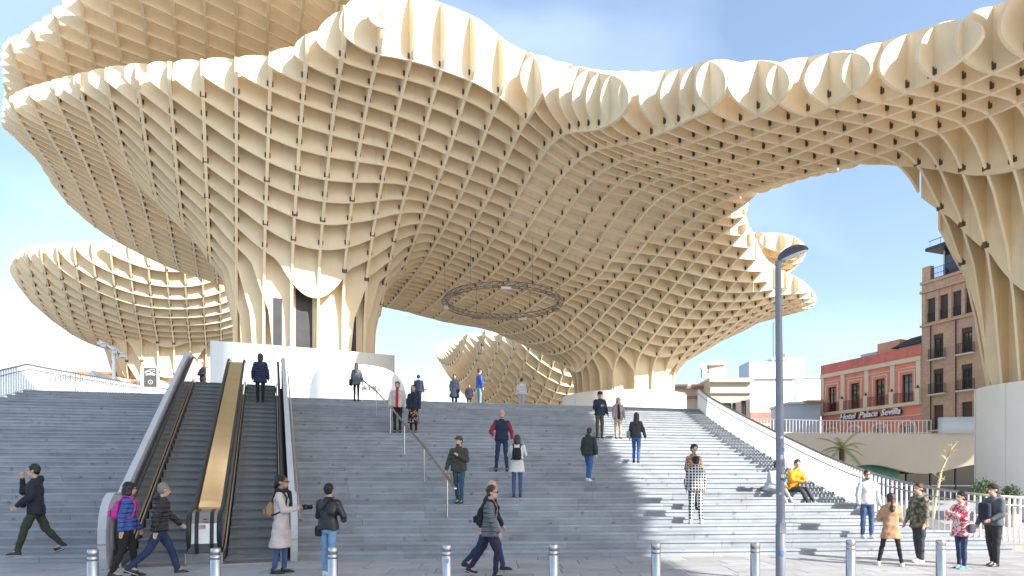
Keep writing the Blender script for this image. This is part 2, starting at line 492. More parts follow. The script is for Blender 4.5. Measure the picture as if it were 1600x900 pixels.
# closed soffit panels in part of the central field
sf = MB(); sf.box((0, 0, 0), (1.30, 0.78, 0.05)); SOF_ME = sf.mesh('soffit_panel'); SOF_ME.materials.append(M_timber)
for i in range(9):
    for j in range(10):
        v = (10 + i + 0.5) * CELL[0]; u = (30 + j + 0.5) * CELL[1]
        if i + j * 0.75 > 11: continue
        q = np.array([u * A + v * Bv])
        qs = np.array([q[0] + A * 0.4 * a_ + Bv * 0.65 * b_ for a_ in (-1, 1) for b_ in (-1, 1)])
        sd_, lo_, hi_ = main.eval(qs)
        if sd_.min() < 1: continue
        me = bpy.data.meshes.new('soffit_panel')
        z = lo_ + 0.34
        me.from_pydata([(*qs[k], z[k]) for k in (0, 1, 3, 2)] + [(*qs[k], z[k] + 0.05) for k in (0, 1, 3, 2)], [], [(0, 1, 2, 3), (7, 6, 5, 4), (0, 4, 5, 1), (1, 5, 6, 2), (2, 6, 7, 3), (3, 7, 4, 0)])
        link('soffit_panel', me, M_timber, par)

# thin dark panels on the left trunk's foot stand in for shaded openings
M_gapshade = mat('dark_gap_shade', (0.035, 0.037, 0.042), rough=0.5, var=0.4, vscale=1.5)
for px, w_, z1_ in ((490, 0.95, 13.2), (418, 0.5, 12.4), (586, 0.5, 12.0)):
    v = round((((px - 800) / 1000 * 37.6) * Bv[0] + 37.6 * Bv[1]) / 1.5 - 0.5) * 1.5 + 0.75
    for k in range(30, 60):
        q = np.array([k * CELL[1] * A + v * Bv])
        if main.eval(q)[1][0] < 9.2:
            c_ = (k * CELL[1] - 0.065) * A + v * Bv
            m_ = MB(); m_.box((c_[0], c_[1], (8.6 + z1_) / 2), (w_, 0.02, z1_ - 8.6), GA); m_.build('gap_shade_panel', M_gapshade, par)
            break
# ================================================================ ground, stairs, drums
M_pave = mat('granite_paving', (0.40, 0.40, 0.405), rough=0.7, var=0.14, vscale=2.2, bump=0.12, bscale=60, rand=0.14)
M_joint = mat('paving_bed', (0.17, 0.17, 0.17), rough=0.9, var=0.2, vscale=2)
M_step = mat('granite_step', (0.35, 0.375, 0.41), rough=0.72, var=0.20, vscale=1.6, bump=0.14, bscale=50, rand=0.12)
def speckle(m, scale=9.0, size=0.05, dark=(0.10, 0.10, 0.105), amt=0.6):
    """trodden gum and dark stains on stone"""
    nt = m.node_tree; p = nt.nodes['Principled BSDF']; src = p.inputs['Base Color'].links[0].from_socket
    g_ = nt.nodes.new('ShaderNodeNewGeometry'); v = nt.nodes.new('ShaderNodeTexVoronoi'); v.inputs['Scale'].default_value = scale
    r = nt.nodes.new('ShaderNodeMapRange'); r.inputs['From Min'].default_value = size; r.inputs['From Max'].default_value = size * 2.4; r.inputs['To Min'].default_value = amt; r.inputs['To Max'].default_value = 0
    n = nt.nodes.new('ShaderNodeTexNoise'); n.inputs['Scale'].default_value = 0.9; n.inputs['Detail'].default_value = 8; n.inputs['Roughness'].default_value = 0.7
    r2 = nt.nodes.new('ShaderNodeMapRange'); r2.inputs['From Min'].default_value = 0.52; r2.inputs['From Max'].default_value = 0.75; r2.inputs['To Max'].default_value = 0.38
    a_ = nt.nodes.new('ShaderNodeMath'); a_.operation = 'MAXIMUM'
    x = nt.nodes.new('ShaderNodeMix'); x.data_type = 'RGBA'; x.inputs[7].default_value = (*dark, 1)
    nt.links.new(g_.outputs['Position'], v.inputs['Vector']); nt.links.new(g_.outputs['Position'], n.inputs['Vector'])
    nt.links.new(v.outputs['Distance'], r.inputs['Value']); nt.links.new(n.outputs['Fac'], r2.inputs['Value'])
    nt.links.new(r.outputs['Result'], a_.inputs[0]); nt.links.new(r2.outputs['Result'], a_.inputs[1]); nt.links.new(a_.outputs[0], x.inputs[0])
    nt.links.new(src, x.inputs[6]); nt.links.new(x.outputs[2], p.inputs['Base Color'])
speckle(M_step, 2.6, 0.07); speckle(M_pave, 2.2, 0.06)
M_white = mat('white_painted_steel', (0.80, 0.80, 0.79), rough=0.45, var=0.04, vscale=1.0)
M_steel = mat('brushed_stainless', (0.45, 0.45, 0.45), rough=0.30, metal=1.0, var=0.12, vscale=8)
M_tintsteel = mat('canopy_tinted_steel', (0.72, 0.66, 0.55), rough=0.16, metal=1.0, var=0.10, vscale=3)  # stainless steel; warm tint stands in for the canopy's reflection
M_rubber = mat('black_rubber', (0.022, 0.022, 0.024), rough=0.45)
M_beige = mat('beige_render', (0.44, 0.385, 0.305), rough=0.8, var=0.07, vscale=0.5, bump=0.04, bscale=20)
M_glass = mat('dark_window_glass', (0.02, 0.025, 0.03), rough=0.06, spec=0.8)

NST = 36; HT = 5.1; RISE = HT / NST
BL0, BL1 = np.array([-19.0, 11.45]), np.array([11.5, 14.05])     # foot of the stairs, left to right
TL0, TL1 = np.array([-19.0, 25.2]), np.array([11.5, 32.6])       # head of the stairs
def stair_line(t, x):
    """y of the step line t (0 foot .. 1 head) at world x"""
    f = (x - BL0[0]) / (BL1[0] - BL0[0])
    yb = BL0[1] + (BL1[1] - BL0[1]) * f; yt = TL0[1] + (TL1[1] - TL0[1]) * f
    return yb + (yt - yb) * t
def stair_z(x, y, smooth=False):
    f = (x - BL0[0]) / (BL1[0] - BL0[0])
    yb = BL0[1] + (BL1[1] - BL0[1]) * f; yt = TL0[1] + (TL1[1] - TL0[1]) * f
    t = (y - yb) / (yt - yb)
    if t <= 0: return 0.0
    if t >= 1: return HT
    return t * HT if smooth else (math.floor(t * NST) + 1) * RISE
def stair_at(px, py):
    """where the ray through a photograph pixel meets ground, stairs or plaza"""
    d = 9.0
    while d < 60:
        x = (px - 800) / 1000 * d; z = 1.6 + (750 - py) / 1000 * d
        if z <= stair_z(x, d): break
        d += 0.01
    d += 0.04
    x = (px - 800) / 1000 * d
    return Vector((x, d, stair_z(x, d)))
ESC_L = lambda y: -7.55 - 0.376 * (y - 12.0)
ESC_R = lambda y: -4.05 - 0.376 * (y - 12.0)
RAIL_PTS = catmull([(9.4, 32.3), (9.05, 29), (8.9, 25), (8.9, 21), (9.0, 18), (9.35, 16.2), (10.3, 15.0), (12.2, 14.55), (16, 14.7)], 12, closed=False)

g = MB(); g.add([(-600, -120, -0.06), (600, -120, -0.06), (600, 900, -0.06), (-600, 900, -0.06)], [(0, 1, 2, 3)])
ground = tag(g.build('ground', M_joint), kind='structure')
street = MB(); street.add([(-120, -60, -0.03), (120, -60, -0.03), (120, 140, -0.03), (-120, 140, -0.03)], [(0, 1, 2, 3)])
pavement = tag(street.build('pavement', M_pave), kind='structure')
# slabs in the strip the photograph shows
pv_bed = MB(); pv_bed.box((0.5, 11.2, -0.02), (26, 6.8, 0.012))
pv_bed.build('mortar_bed', M_joint, pavement)
slab_me = {}
for w in (1.0, 1.2, 0.8):
    m_ = MB(); m_.box((0, 0, 0), (w - 0.012, 0.588, 0.03), bev=0.004); slab_me[w] = m_.mesh('slab'); slab_me[w].materials.append(M_pave)
yy = 8.2; row = 0
while yy < 14.3:
    xx = -11.5 + 0.5 * (row % 2) + 0.1 * random.random()
    while xx < 13.3:
        w = random.choice((1.0, 1.2, 0.8))
        cx = xx + w / 2
        if abs(cx / yy) < 0.95 and yy < stair_line(0, cx) + 0.9:
            link('paving_slab', slab_me[w], None, pavement, (cx, yy, -0.003 + random.uniform(-0.001, 0.001)))
        xx += w
    yy += 0.6; row += 1

# stairs
stairs = tag(empty('stairs', (0, 0, 0)), kind='structure')
def seg_poly(k, xa, xb, fa=None, fb=None):
    """plan polygon of tread k between left bound fa(y)/xa and right bound fb(y)/xb"""
    t0, t1 = k / NST, (k + 1) / NST
    def corner(t, x, fn):
        if fn is None: return (x, stair_line(t, x))
        y = stair_line(t, x)
        for _ in range(6):
            x = fn(y); y = stair_line(t, x)
        return (x, y)
    back = 0.0 if k < NST - 1 else 0.05
    return [corner(t0, xa, fa), corner(t0, xb, fb), corner(t1 + back / 14, xb, fb), corner(t1 + back / 14, xa, fa)]
def rail_x(y):
    i = np.argmin(np.abs(RAIL_PTS[:, 1] - y) + (RAIL_PTS[:, 0] > 11) * 9)
    return RAIL_PTS[i, 0] + 0.06
def block(poly, z0, z1, name):
    b = 0.006
    c = np.mean(np.array(poly), 0)
    def inset(d): return [tuple(np.array(p) + (c - np.array(p)) / np.linalg.norm(c - np.array(p)) * d) for p in poly]
    sh = inset(0.001); sh[0] = (sh[0][0], sh[0][1] + 0.03); sh[1] = (sh[1][0], sh[1][1] + 0.03)      # riser set back under the nosing
    rings = [(sh, z0), (sh, z1 - 0.045), (poly, z1 - 0.045), (poly, z1 - b), (inset(b), z1)]
    m_ = MB()
    P = [(x, y, z) for pl_, z in rings for x, y in pl_]
    F = [(3, 2, 1, 0), (16, 17, 18, 19)]
    for q in (0, 4, 8, 12):
        for i in range(4):
            j = (i + 1) % 4
            F.append((q + i, q + j, q + 4 + j, q + 4 + i))
    m_.add(P, F)
    return m_.build(name, M_step, stairs)
nb = 0
for k in range(NST):
    z0 = max(0, k * RISE - 0.03) if k else -0.02; z1 = (k + 1) * RISE
    left = seg_poly(k, -19.0, 0, None, lambda y: ESC_L(y) + 0.05)
    right = seg_poly(k, 0, 9.2, lambda y: ESC_R(y) - 0.05, rail_x)
    for poly, vis0, vis1 in ((left, -0.83, 9), (right, -9, 9)):
        if k < 15:
            # granite blocks of uneven length
            (xa, _), (xb, _) = poly[0], poly[1]
            (xd, _), (xc, _) = poly[3], poly[2]
            cuts = [0.0]
            L = xb - xa
            while cuts[-1] < 1:
                cuts.append(cuts[-1] + random.choice((1.3, 1.6, 1.9, 2.2, 1.5)) / L)
            if cuts[-1] > 1:
                cuts[-1] = 1.0
            if len(cuts) > 2 and (cuts[-1] - cuts[-2]) * L < 0.5: cuts.pop(-2)
            for a_, b_ in zip(cuts[:-1], cuts[1:]):
                gpx = 0.0025 / L
                def lp(t, front):
                    if front: return (xa + (xb - xa) * t, poly[0][1] + (poly[1][1] - poly[0][1]) * t)
                    return (xd + (xc - xd) * t, poly[3][1] + (poly[2][1] - poly[3][1]) * t)
                pp = [lp(a_ + gpx, 1), lp(b_ - gpx, 1), lp(b_ - gpx, 0), lp(a_ + gpx, 0)]
                block(pp, z0, z1, 'step_block'); nb += 1
        else:
            block(poly, z0, z1, 'step')
print('step blocks', nb)
# fill behind the risers so that no light leaks through the joints
core = MB()
for fl, fr, xa, xb in ((None, lambda y: ESC_L(y) + 0.03, -19.0, 0), (lambda y: ESC_R(y) - 0.03, rail_x, 0, 9.2)):
    p0 = seg_poly(0, xa, xb, fl, fr); p1 = seg_poly(NST - 1, xa, xb, fl, fr)
    bot = [p0[0], p0[1], p1[2], p1[3]]
    core.add([(bot[0][0], bot[0][1] + .1, -0.02), (bot[1][0], bot[1][1] + .1, -0.02), (bot[2][0], bot[2][1], -0.02), (bot[3][0], bot[3][1], -0.02),
              (bot[2][0], bot[2][1], HT - 0.08), (bot[3][0], bot[3][1], HT - 0.08)],
             [(3, 2, 1, 0), (0, 1, 4, 5), (2, 3, 5, 4), (0, 5, 3), (1, 2, 4)])
core.build('stair_core', M_joint, stairs)

# upper plaza behind the stair head
pz = MB()
ptop = [(-19.0, stair_line(1, -19.0) + 0.02), (9.4, stair_line(1, 9.4) + 0.02), (12.5, 39.5), (16, 44.5), (21, 49.2), (30, 51.0), (42, 49), (60, 60), (60, 140), (-90, 140), (-90, 52), (-19.5, 33)]
n_ = len(ptop)
pz.add([(x, y, HT) for x, y in ptop] + [(x, y, HT - 0.5) for x, y in ptop], [tuple(range(n_)), tuple(range(2 * n_ - 1, n_ - 1, -1))] + [(i, n_ + i, n_ + (i + 1) % n_, (i + 1) % n_) for i in range(n_)])
tag(pz.build('plaza', M_pave), kind='structure')

# white drums the trunks rise from
def drum(cx, cy, r, z0, ztop, name, label, n=72):
    m_ = MB()
    for q, (rr, zo) in enumerate(((r, None), (r, 0), (r - 0.35, 0), (r - 0.35, -1.6))):
        for k in range(n):
            t = 2 * math.pi * k / n
            zt = ztop(t) if callable(ztop) else ztop
            z = z0 if zo is None else zt + zo
            m_.v.append((rr * math.cos(t), rr * math.sin(t), z))
    for q in range(3):
        for k in range(n):
            k2 = (k + 1) % n
            m_.f.append((q * n + k, q * n + k2, (q + 1) * n + k2, (q + 1) * n + k))
    m_.f.append(tuple(3 * n + k for k in range(n)))
    o = m_.build(name, M_render, smooth=True, loc=(cx, cy, 0))
    for k in range(0, n, 6):
        t = 2 * math.pi * (k + 0.5) / n; zt = ztop(t) if callable(ztop) else ztop
        j = MB(); j.box((0, 0, (z0 + zt - 0.02) / 2), (0.012, 0.03, zt - z0 - 0.04)); jo = j.build('joint_strip', M_jointstrip, o, loc=(r * 0.999 * math.cos(t), r * 0.999 * math.sin(t), 0), rz=t + math.pi / 2)
    return tag(o, label, 'wall')
M_jointstrip = mat('grey_joint_sealant', (0.50, 0.49, 0.46), rough=0.8)
drum(T1[0], T1[1], 5.75, HT, lambda t: 10.3 + 1.0 * math.sin(t) - 0.45 * math.cos(t), 'drum_wall', 'tall round white wall at the foot of the trunk beside the escalator heads')
drum(T2[0], T2[1], 5.4, HT, 8.9, 'drum_wall', 'round white wall at the foot of the trunk behind the stair head')
drum(T3[0], T3[1], 4.85, 0, lambda t: 5.55 + 0.15 * math.sin(t), 'drum_wall', 'round cream wall at the foot of the trunk beside the brick building')
# lower sweeping wall with lettering in front of the left drum
lw = MB(); n = 28
for q in range(n + 1):
    a_ = R(215 + (q / n) * 128)
    zt = HT + 2.9 * math.sqrt(max(0, 1 - ((q / n) * 2 - 1.0) ** 4)) * (1.0 - 0.10 * (q / n))
    for rr in (3.1, 2.9):
        x, y = -8.9 + rr * math.cos(a_), 37.6 + rr * math.sin(a_)
        lw.v += [(x, y, HT), (x, y, max(zt, HT + 0.05))]
for q in range(n):
    b = q * 4
    lw.f += [(b, b + 4, b + 5, b + 1), (b + 2, b + 3, b + 7, b + 6), (b + 1, b + 5, b + 7, b + 3)]
lwo = tag(lw.build('curved_wall', M_render, smooth=True), 'low curved white wall with small black letters beside the drum', 'wall')

def text_mesh(s, size, depth, shear=0.0, bold=0.0):
    cu = bpy.data.curves.new('txt', 'FONT'); cu.body = s; cu.size = size; cu.extrude = depth; cu.shear = shear; cu.align_x = 'CENTER'
    cu.offset = bold; cu.resolution_u = 3
    o = bpy.data.objects.new('txt', cu); col.objects.link(o)
    dg = bpy.context.evaluated_depsgraph_get()
    me = bpy.data.meshes.new_from_object(o.evaluated_get(dg))
    bpy.data.objects.remove(o); bpy.data.curves.remove(cu)
    return me
M_black = mat('black_paint', (0.02, 0.02, 0.022), rough=0.5)
lt = link('lettering', text_mesh('ATIN', 0.42, 0.02), M_black, lwo)
lt.location = (-7.62, 34.70, HT + 1.35); lt.rotation_euler = (R(90), 0, R(22))

# railings of flat white bars
bar = MB(); bar.box((0, 0, 0.5), (0.022, 0.065, 1.0)); BAR_ME = bar.mesh('baluster'); BAR_ME.materials.append(M_white)
def railing(path, name, label, zf, pitch=0.115, inner=None, hand=True):
    root = empty(name, (0, 0, 0), label=label, cat='railing')
    seg = np.diff(path, axis=0); L = np.concatenate([[0], np.cumsum(np.linalg.norm(seg, axis=1))])
    s_ = np.arange(0, L[-1], pitch)
    xs = np.interp(s_, L, path[:, 0]); ys = np.interp(s_, L, path[:, 1])
    for i in range(len(s_)):
        j = min(i + 1, len(s_) - 1); h = max(i - 1, 0)
        rz = math.atan2(ys[j] - ys[h], xs[j] - xs[h])
        link('baluster', BAR_ME, None, root, (xs[i], ys[i], zf(xs[i], ys[i]) + 0.02), rz)
    step = max(1, len(s_) // 110)
    pts = [(xs[i], ys[i], zf(xs[i], ys[i]) + 1.05) for i in range(0, len(s_), step)]
    top = MB(); top.tube(pts, 0.034, 6); top.build('top_rail', M_steel, root, smooth=True)
    lo_ = MB(); lo_.tube([(x, y, z - 0.97) for x, y, z in pts], 0.02, 5); lo_.build('bottom_rail', M_white, root)
    if hand:
        off = []
        for i in range(0, len(s_), step):
            j = min(i + 1, len(s_) - 1); h = max(i - 1, 0)
            t = Vector((xs[j] - xs[h], ys[j] - ys[h])).normalized()
            n2 = Vector((t.y, -t.x)) * (inner or 0.1)
            off.append((xs[i] + n2.x, ys[i] + n2.y, zf(xs[i], ys[i]) + 0.86))
        hr = MB(); hr.tube(off, 0.018, 6); hr.build('hand_rail', M_steel, root, smooth=True)
        for q in range(3, len(off) - 2, 9):
            bk = MB(); p = off[q]
            i = q * step
            bk.tube([p, (xs[i], ys[i], p[2] - 0.03)], 0.014, 5); bk.build('rail_bracket', M_steel, root)
    return root
zrail = lambda x, y: stair_z(x, y, True) + (0.0 if stair_z(x, y) > 0.01 else 0.12)
railing(RAIL_PTS, 'stair_railing', 'curving white barred railing sweeping down the sunlit right side of the stairs', zrail, inner=0.1)
LR = catmull([(-19.1, 19.5), (-19.15, 22), (-19.15, 24), (-18.95, 26), (-18.2, 29), (-17.3, 32), (-16.6, 35)], 10, closed=False)
railing(LR, 'stair_railing', 'white barred railing rising past the tiled roofs at the left stair head', lambda x, y: stair_z(x, y, True), inner=0.1)
pl = MB()
for i in range(len(RAIL_PTS) - 1):
    a_, b_ = RAIL_PTS[i], RAIL_PTS[i + 1]
    if a_[1] > 15.6 and a_[0] < 9.8: continue
    t = (b_ - a_) / np.linalg.norm(b_ - a_); n2 = np.array([-t[1], t[0]]) * 0.14
    q = [a_ - n2, b_ - n2, b_ + n2, a_ + n2]
    pl.add([(x, y, -0.01) for x, y in q] + [(x, y, 0.11) for x, y in q], [(4, 5, 6, 7), (0, 1, 5, 4), (2, 3, 7, 6)])
tag(pl.build('railing_plinth', M_beige), 'low beige plinth curving under the white railing', 'plinth')

# free standing handrail on the stairs
hp = [stair_at(*p) for p in ((699, 809), (663, 753), (632, 711), (610, 677), (588, 651), (566, 628))]
hr = empty('handrail', hp[0], label='straight steel handrail on slim posts running down the middle of the stairs', cat='handrail')
hr.location = (0, 0, 0)
for p in hp:
    m_ = MB(); m_.tube([p, p + Vector((0, 0, 0.92))], 0.022, 8); m_.build('post', M_steel, hr, smooth=True)
tops = [p + Vector((0, 0, 0.93)) for p in hp]
ext = tops[0] + (tops[0] - tops[1]).normalized() * 0.75
m_ = MB()
for a_, b_ in zip([ext] + tops[:-1], tops):
    dv = (b_ - a_); sd_ = Vector((dv.y, -dv.x, 0)).normalized() * 0.03; up = Vector((0, 0, 0.03))
    m_.add([a_ - sd_, a_ + sd_, a_ + sd_ + up, a_ - sd_ + up, b_ - sd_, b_ + sd_, b_ + sd_ + up, b_ - sd_ + up],
           [(0, 1, 2, 3), (7, 6, 5, 4), (0, 4, 5, 1), (1, 5, 6, 2), (2, 6, 7, 3), (3, 7, 4, 0)])
m_.build('rail', M_steel, hr)

# ================================================================ escalators
M_tread = mat('ribbed_escalator_metal', (0.36, 0.385, 0.41), rough=0.5, metal=0.1, var=0.35, vscale=2.5)
_nt = M_tread.node_tree
_w = _nt.nodes.new('ShaderNodeTexWave'); _w.inputs['Scale'].default_value = 55; _w.bands_direction = 'X'
_tc = [n for n in _nt.nodes if n.type == 'TEX_COORD'][0]
_b = _nt.nodes.new('ShaderNodeBump'); _b.inputs['Strength'].default_value = 0.6; _b.inputs['Distance'].default_value = 0.01
_nt.links.new(_tc.outputs['Object'], _w.inputs['Vector']); _nt.links.new(_w.outputs['Fac'], _b.inputs['Height'])
_nt.links.new(_b.outputs['Normal'], _nt.nodes['Principled BSDF'].inputs['Normal'])
EA = math.atan(0.376)                          # plan direction of the run
EORG = Vector((-5.8, 12.05, 0)); ELEN = 13.3; FLAT0, FLAT1 = 0.9, 12.1
def esc_z(y):
    if y < FLAT0: return 0.06
    if y > FLAT1: return HT + 0.01
    return 0.06 + (HT - 0.05) * (y - FLAT0) / (FLAT1 - FLAT0)
def prof(off, y0, y1, n=26):
    return [(y0 + (y1 - y0) * i / n, esc_z(y0 + (y1 - y0) * i / n) + off) for i in range(n + 1)]
def smoothz(y): return (esc_z(y - 0.35) + esc_z(y) + esc_z(y + 0.35)) / 3
def ribbon(m_, x0, x1, ys, lo_f, hi_f):
    base = len(m_.v)
    for y in ys:
        l, h = lo_f(y), hi_f(y)
        m_.v += [(x0, y, l), (x1, y, l), (x1, y, h), (x0, y, h)]
    for i in range(len(ys) - 1):
        b = base + 4 * i
        m_.f += [(b, b + 1, b + 5, b + 4), (b + 1, b + 2, b + 6, b + 5), (b + 2, b + 3, b + 7, b + 6), (b + 3, b, b + 4, b + 7)]
    e = base + 4 * (len(ys) - 1)
    m_.f += [(base, base + 3, base + 2, base + 1), (e, e + 1, e + 2, e + 3)]
YS = np.linspace(0.0, ELEN, 48)
tread_me = MB(); tread_me.prism([(0.0, 0.0), (0.0, -0.028), (0.045, -0.04), (0.05, -0.10), (0.03, -0.16), (0.0, -0.20), (0.0, -0.26), (0.40, -0.26), (0.40, 0.0)], (0, 1, 0), (0, 0, 1), (1, 0, 0), (-0.49, 0, 0), 0.98)
TREAD_ME = tread_me.mesh('escalator_step'); TREAD_ME.materials.append(M_tread)
def nose(yb, zc, r, n=9):
    return [(yb - r * math.sin(math.pi * i / (n - 1)), zc - r * math.cos(math.pi * i / (n - 1))) for i in range(n)]
def handrail_path(x, y0=0.05, y1=ELEN - 0.1):
    ys = np.linspace(y0 + 0.3, y1, 40)
    top = [(x, y, smoothz(y) + 0.93) for y in ys]
    n_ = [(x, yy_, zz_) for yy_, zz_ in nose(y0 + 0.3, smoothz(y0) + 0.55, 0.38)]
    return n_ + top[1:]
def escalator(xc, label, sides):
    root = empty('escalator', EORG, EA, label, 'escalator', 'escalators side by side in the stairs')
    y = 0.25
    while y < ELEN - 0.6:
        z = esc_z(y + 0.2)
        link('step', TREAD_ME, None, root, (xc, y, z))
        y += 0.40
    for sgn in (-1, 1):
        x_ = xc + sgn * 0.53
        m_ = MB(); ribbon(m_, x_ - 0.012, x_ + 0.012, YS, lambda y: smoothz(y) - 0.25, lambda y: smoothz(y) + 0.16); m_.build('skirt', M_steel, root)
        bx_ = xc + sgn * sides
        m_ = MB(); ribbon(m_, bx_ - 0.02, bx_ + 0.02, np.linspace(0.3, ELEN - 0.1, 44), lambda y: smoothz(y) + 0.15, lambda y: smoothz(y) + 0.90)
        m_.build('balustrade', M_tintsteel, root)
        m_ = MB(); m_.tube(handrail_path(bx_), 0.042, 8); m_.build('handrail', M_rubber, root, smooth=True)
    fl = MB(); fl.box((xc, 0.0, 0.02), (1.06, 0.7, 0.05)); fl.build('landing_plate', M_steel, root)
    fl = MB(); fl.box((xc, ELEN - 0.1, HT + 0.0), (1.06, 1.4, 0.05)); fl.build('landing_plate', M_steel, root)
    return root
e1 = escalator(-0.84, 'left empty escalator with dark ribbed steps set into the stairs', 0.58)
e2 = escalator(0.84, 'right escalator carrying one person in a navy coat', 0.58)
# polished housing between the two runs, and the outer parapets
mid = empty('escalator_divider', EORG, EA, 'polished steel divider housing between the two escalators', 'divider')
m_ = MB(); ribbon(m_, -0.235, 0.235, np.linspace(0.55, ELEN - 0.1, 44), lambda y: smoothz(y) + 0.2, lambda y: smoothz(y) + 0.86); m_.build('deck', M_tintsteel, mid)
m_ = MB()
m_.prism([(0.62, 0.22), (0.10, 0.22), (0.02, 0.40), (0.06, 0.78), (0.20, 0.98), (0.62, 1.02)], (0, 1, 0), (0, 0, 1), (1, 0, 0), (-0.275, 0, 0), 0.55)
nz_ = m_.build('newel', M_steel, mid)
for sx in (-0.13, 0.13):
    m_ = MB(); m_.prism([(0.64, 1.028), (0.195, 0.99), (0.045, 0.785), (0.005, 0.40), (0.09, 0.20), (0.64, 0.20)], (0, 1, 0), (0, 0, 1), (1, 0, 0), (sx - 0.035, 0, 0), 0.07)
    m_.build('handrail_band', M_rubber, mid)
m_ = MB(); m_.box((0, 0.35, 0.11), (0.6, 0.5, 0.2)); m_.build('plinth', M_tread, mid)
m_ = MB(); m_.box((-0.03, 0.005, 0.72), (0.10, 0.03, 0.07)); m_.build('notice', mat('red_white_notice', (0.6, 0.5, 0.5), rough=0.5, color2=(0.6, 0.08, 0.06), vscale=9), mid)
m_ = MB(); m_.box((0.02, 0.02, 0.86), (0.06, 0.06, 0.02)); m_.build('key_switch', M_black, mid)
M_parapet = mat('pale_grey_parapet', (0.56, 0.57, 0.58), rough=0.5, var=0.08, vscale=1.2)
for sx, lab in ((-1.60, 'pale grey escalator parapet with rounded nose on the side of the empty run'), (1.60, 'pale grey escalator parapet with rounded nose beside the woman holding a camera')):
    pr = empty('escalator_parapet', EORG, EA, lab, 'parapet')
    pol = [(-0.10, 0.0), (-0.22, 0.2), (-0.28, 0.45), (-0.27, 0.7), (-0.19, 0.93), (-0.04, 1.12), (0.16, 1.25), (0.42, 1.33)]
    pol += [(y, smoothz(y) + 1.08) for y in np.linspace(1.3, ELEN, 24)]
    pol += [(ELEN, HT - 0.4)] + [(y, max(0, smoothz(y) - 0.9)) for y in np.linspace(ELEN - 0.6, 2.0, 12)] + [(1.5, 0.0)]
    m_ = MB(); m_.prism(pol, (0, 1, 0), (0, 0, 1), (1, 0, 0), (sx - 0.05, 0, 0), 0.10); m_.build('panel', M_parapet, pr)
    m_ = MB()
    cap = [(-0.10, 0.0), (-0.225, 0.2), (-0.285, 0.45), (-0.275, 0.705), (-0.195, 0.935), (-0.045, 1.125), (0.16, 1.255), (0.42, 1.34)] + [(y, smoothz(y) + 1.09) for y in np.linspace(1.3, ELEN, 24)]
    for q in range(len(cap) - 1):
        (ya, za), (yb, zb) = cap[q], cap[q + 1]
        m_.add([(sx - .065, ya, za), (sx + .065, ya, za), (sx + .065, yb, zb), (sx - .065, yb, zb), (sx - .065, ya, za + .025), (sx + .065, ya, za + .025), (sx + .065, yb, zb + .025), (sx - .065, yb, zb + .025)],
               [(3, 2, 1, 0), (4, 5, 6, 7), (0, 1, 5, 4), (1, 2, 6, 5), (2, 3, 7, 6), (3, 0, 4, 7)])
    m_.build('cap', M_parapet, pr)
    if sx > 0:
        m_ = MB(); m_.tube([(sx + 0.16, y, smoothz(y) + 0.62) for y in np.linspace(1.0, ELEN - 1.0, 14)], 0.022, 6); m_.build('hand_rail', M_steel, pr, smooth=True)
# the solid sides between stair and escalator floor
uw = MB()
for xs_ in (-1.56, 1.56):
    ribbon(uw, xs_ - 0.06, xs_ + 0.06, YS, lambda y: -0.02, lambda y: max(0.02, smoothz(y) - 0.05))
ribbon(uw, -1.5, 1.5, YS, lambda y: -0.02, lambda y: max(0.0, smoothz(y) - 0.32))
uo = tag(uw.build('escalator_pit', M_joint, loc=EORG, rz=EA), kind='structure')
# ================================================================ buildings
M_redwall = mat('red_render', (0.72, 0.25, 0.185), rough=0.85, var=0.16, vscale=0.9, bump=0.06, bscale=18)
M_redworn = mat('weathered_red_render', (0.66, 0.20, 0.14), rough=0.9, color2=(0.42, 0.14, 0.11), vscale=1.4, bump=0.08, bscale=15)
M_cream = mat('cream_trim', (0.66, 0.55, 0.40), rough=0.8, var=0.08, vscale=1.5)
M_ltwall = mat('white_lime_wash', (0.80, 0.80, 0.79), rough=0.85, var=0.06, vscale=0.4)
M_grwall = mat('pale_blue_grey_wall', (0.46, 0.52, 0.60), rough=0.85, var=0.06, vscale=0.4)
M_sand = mat('sand_render', (0.60, 0.54, 0.45), rough=0.85, var=0.10, vscale=0.6)
M_dkframe = mat('dark_brown_shutter', (0.055, 0.038, 0.032), rough=0.6, var=0.2, vscale=4)
M_iron = mat('black_iron', (0.02, 0.022, 0.025), rough=0.5)
M_tile = mat('clay_roof_tile', (0.50, 0.24, 0.12), rough=0.85, var=0.3, vscale=5, rand=0.15)
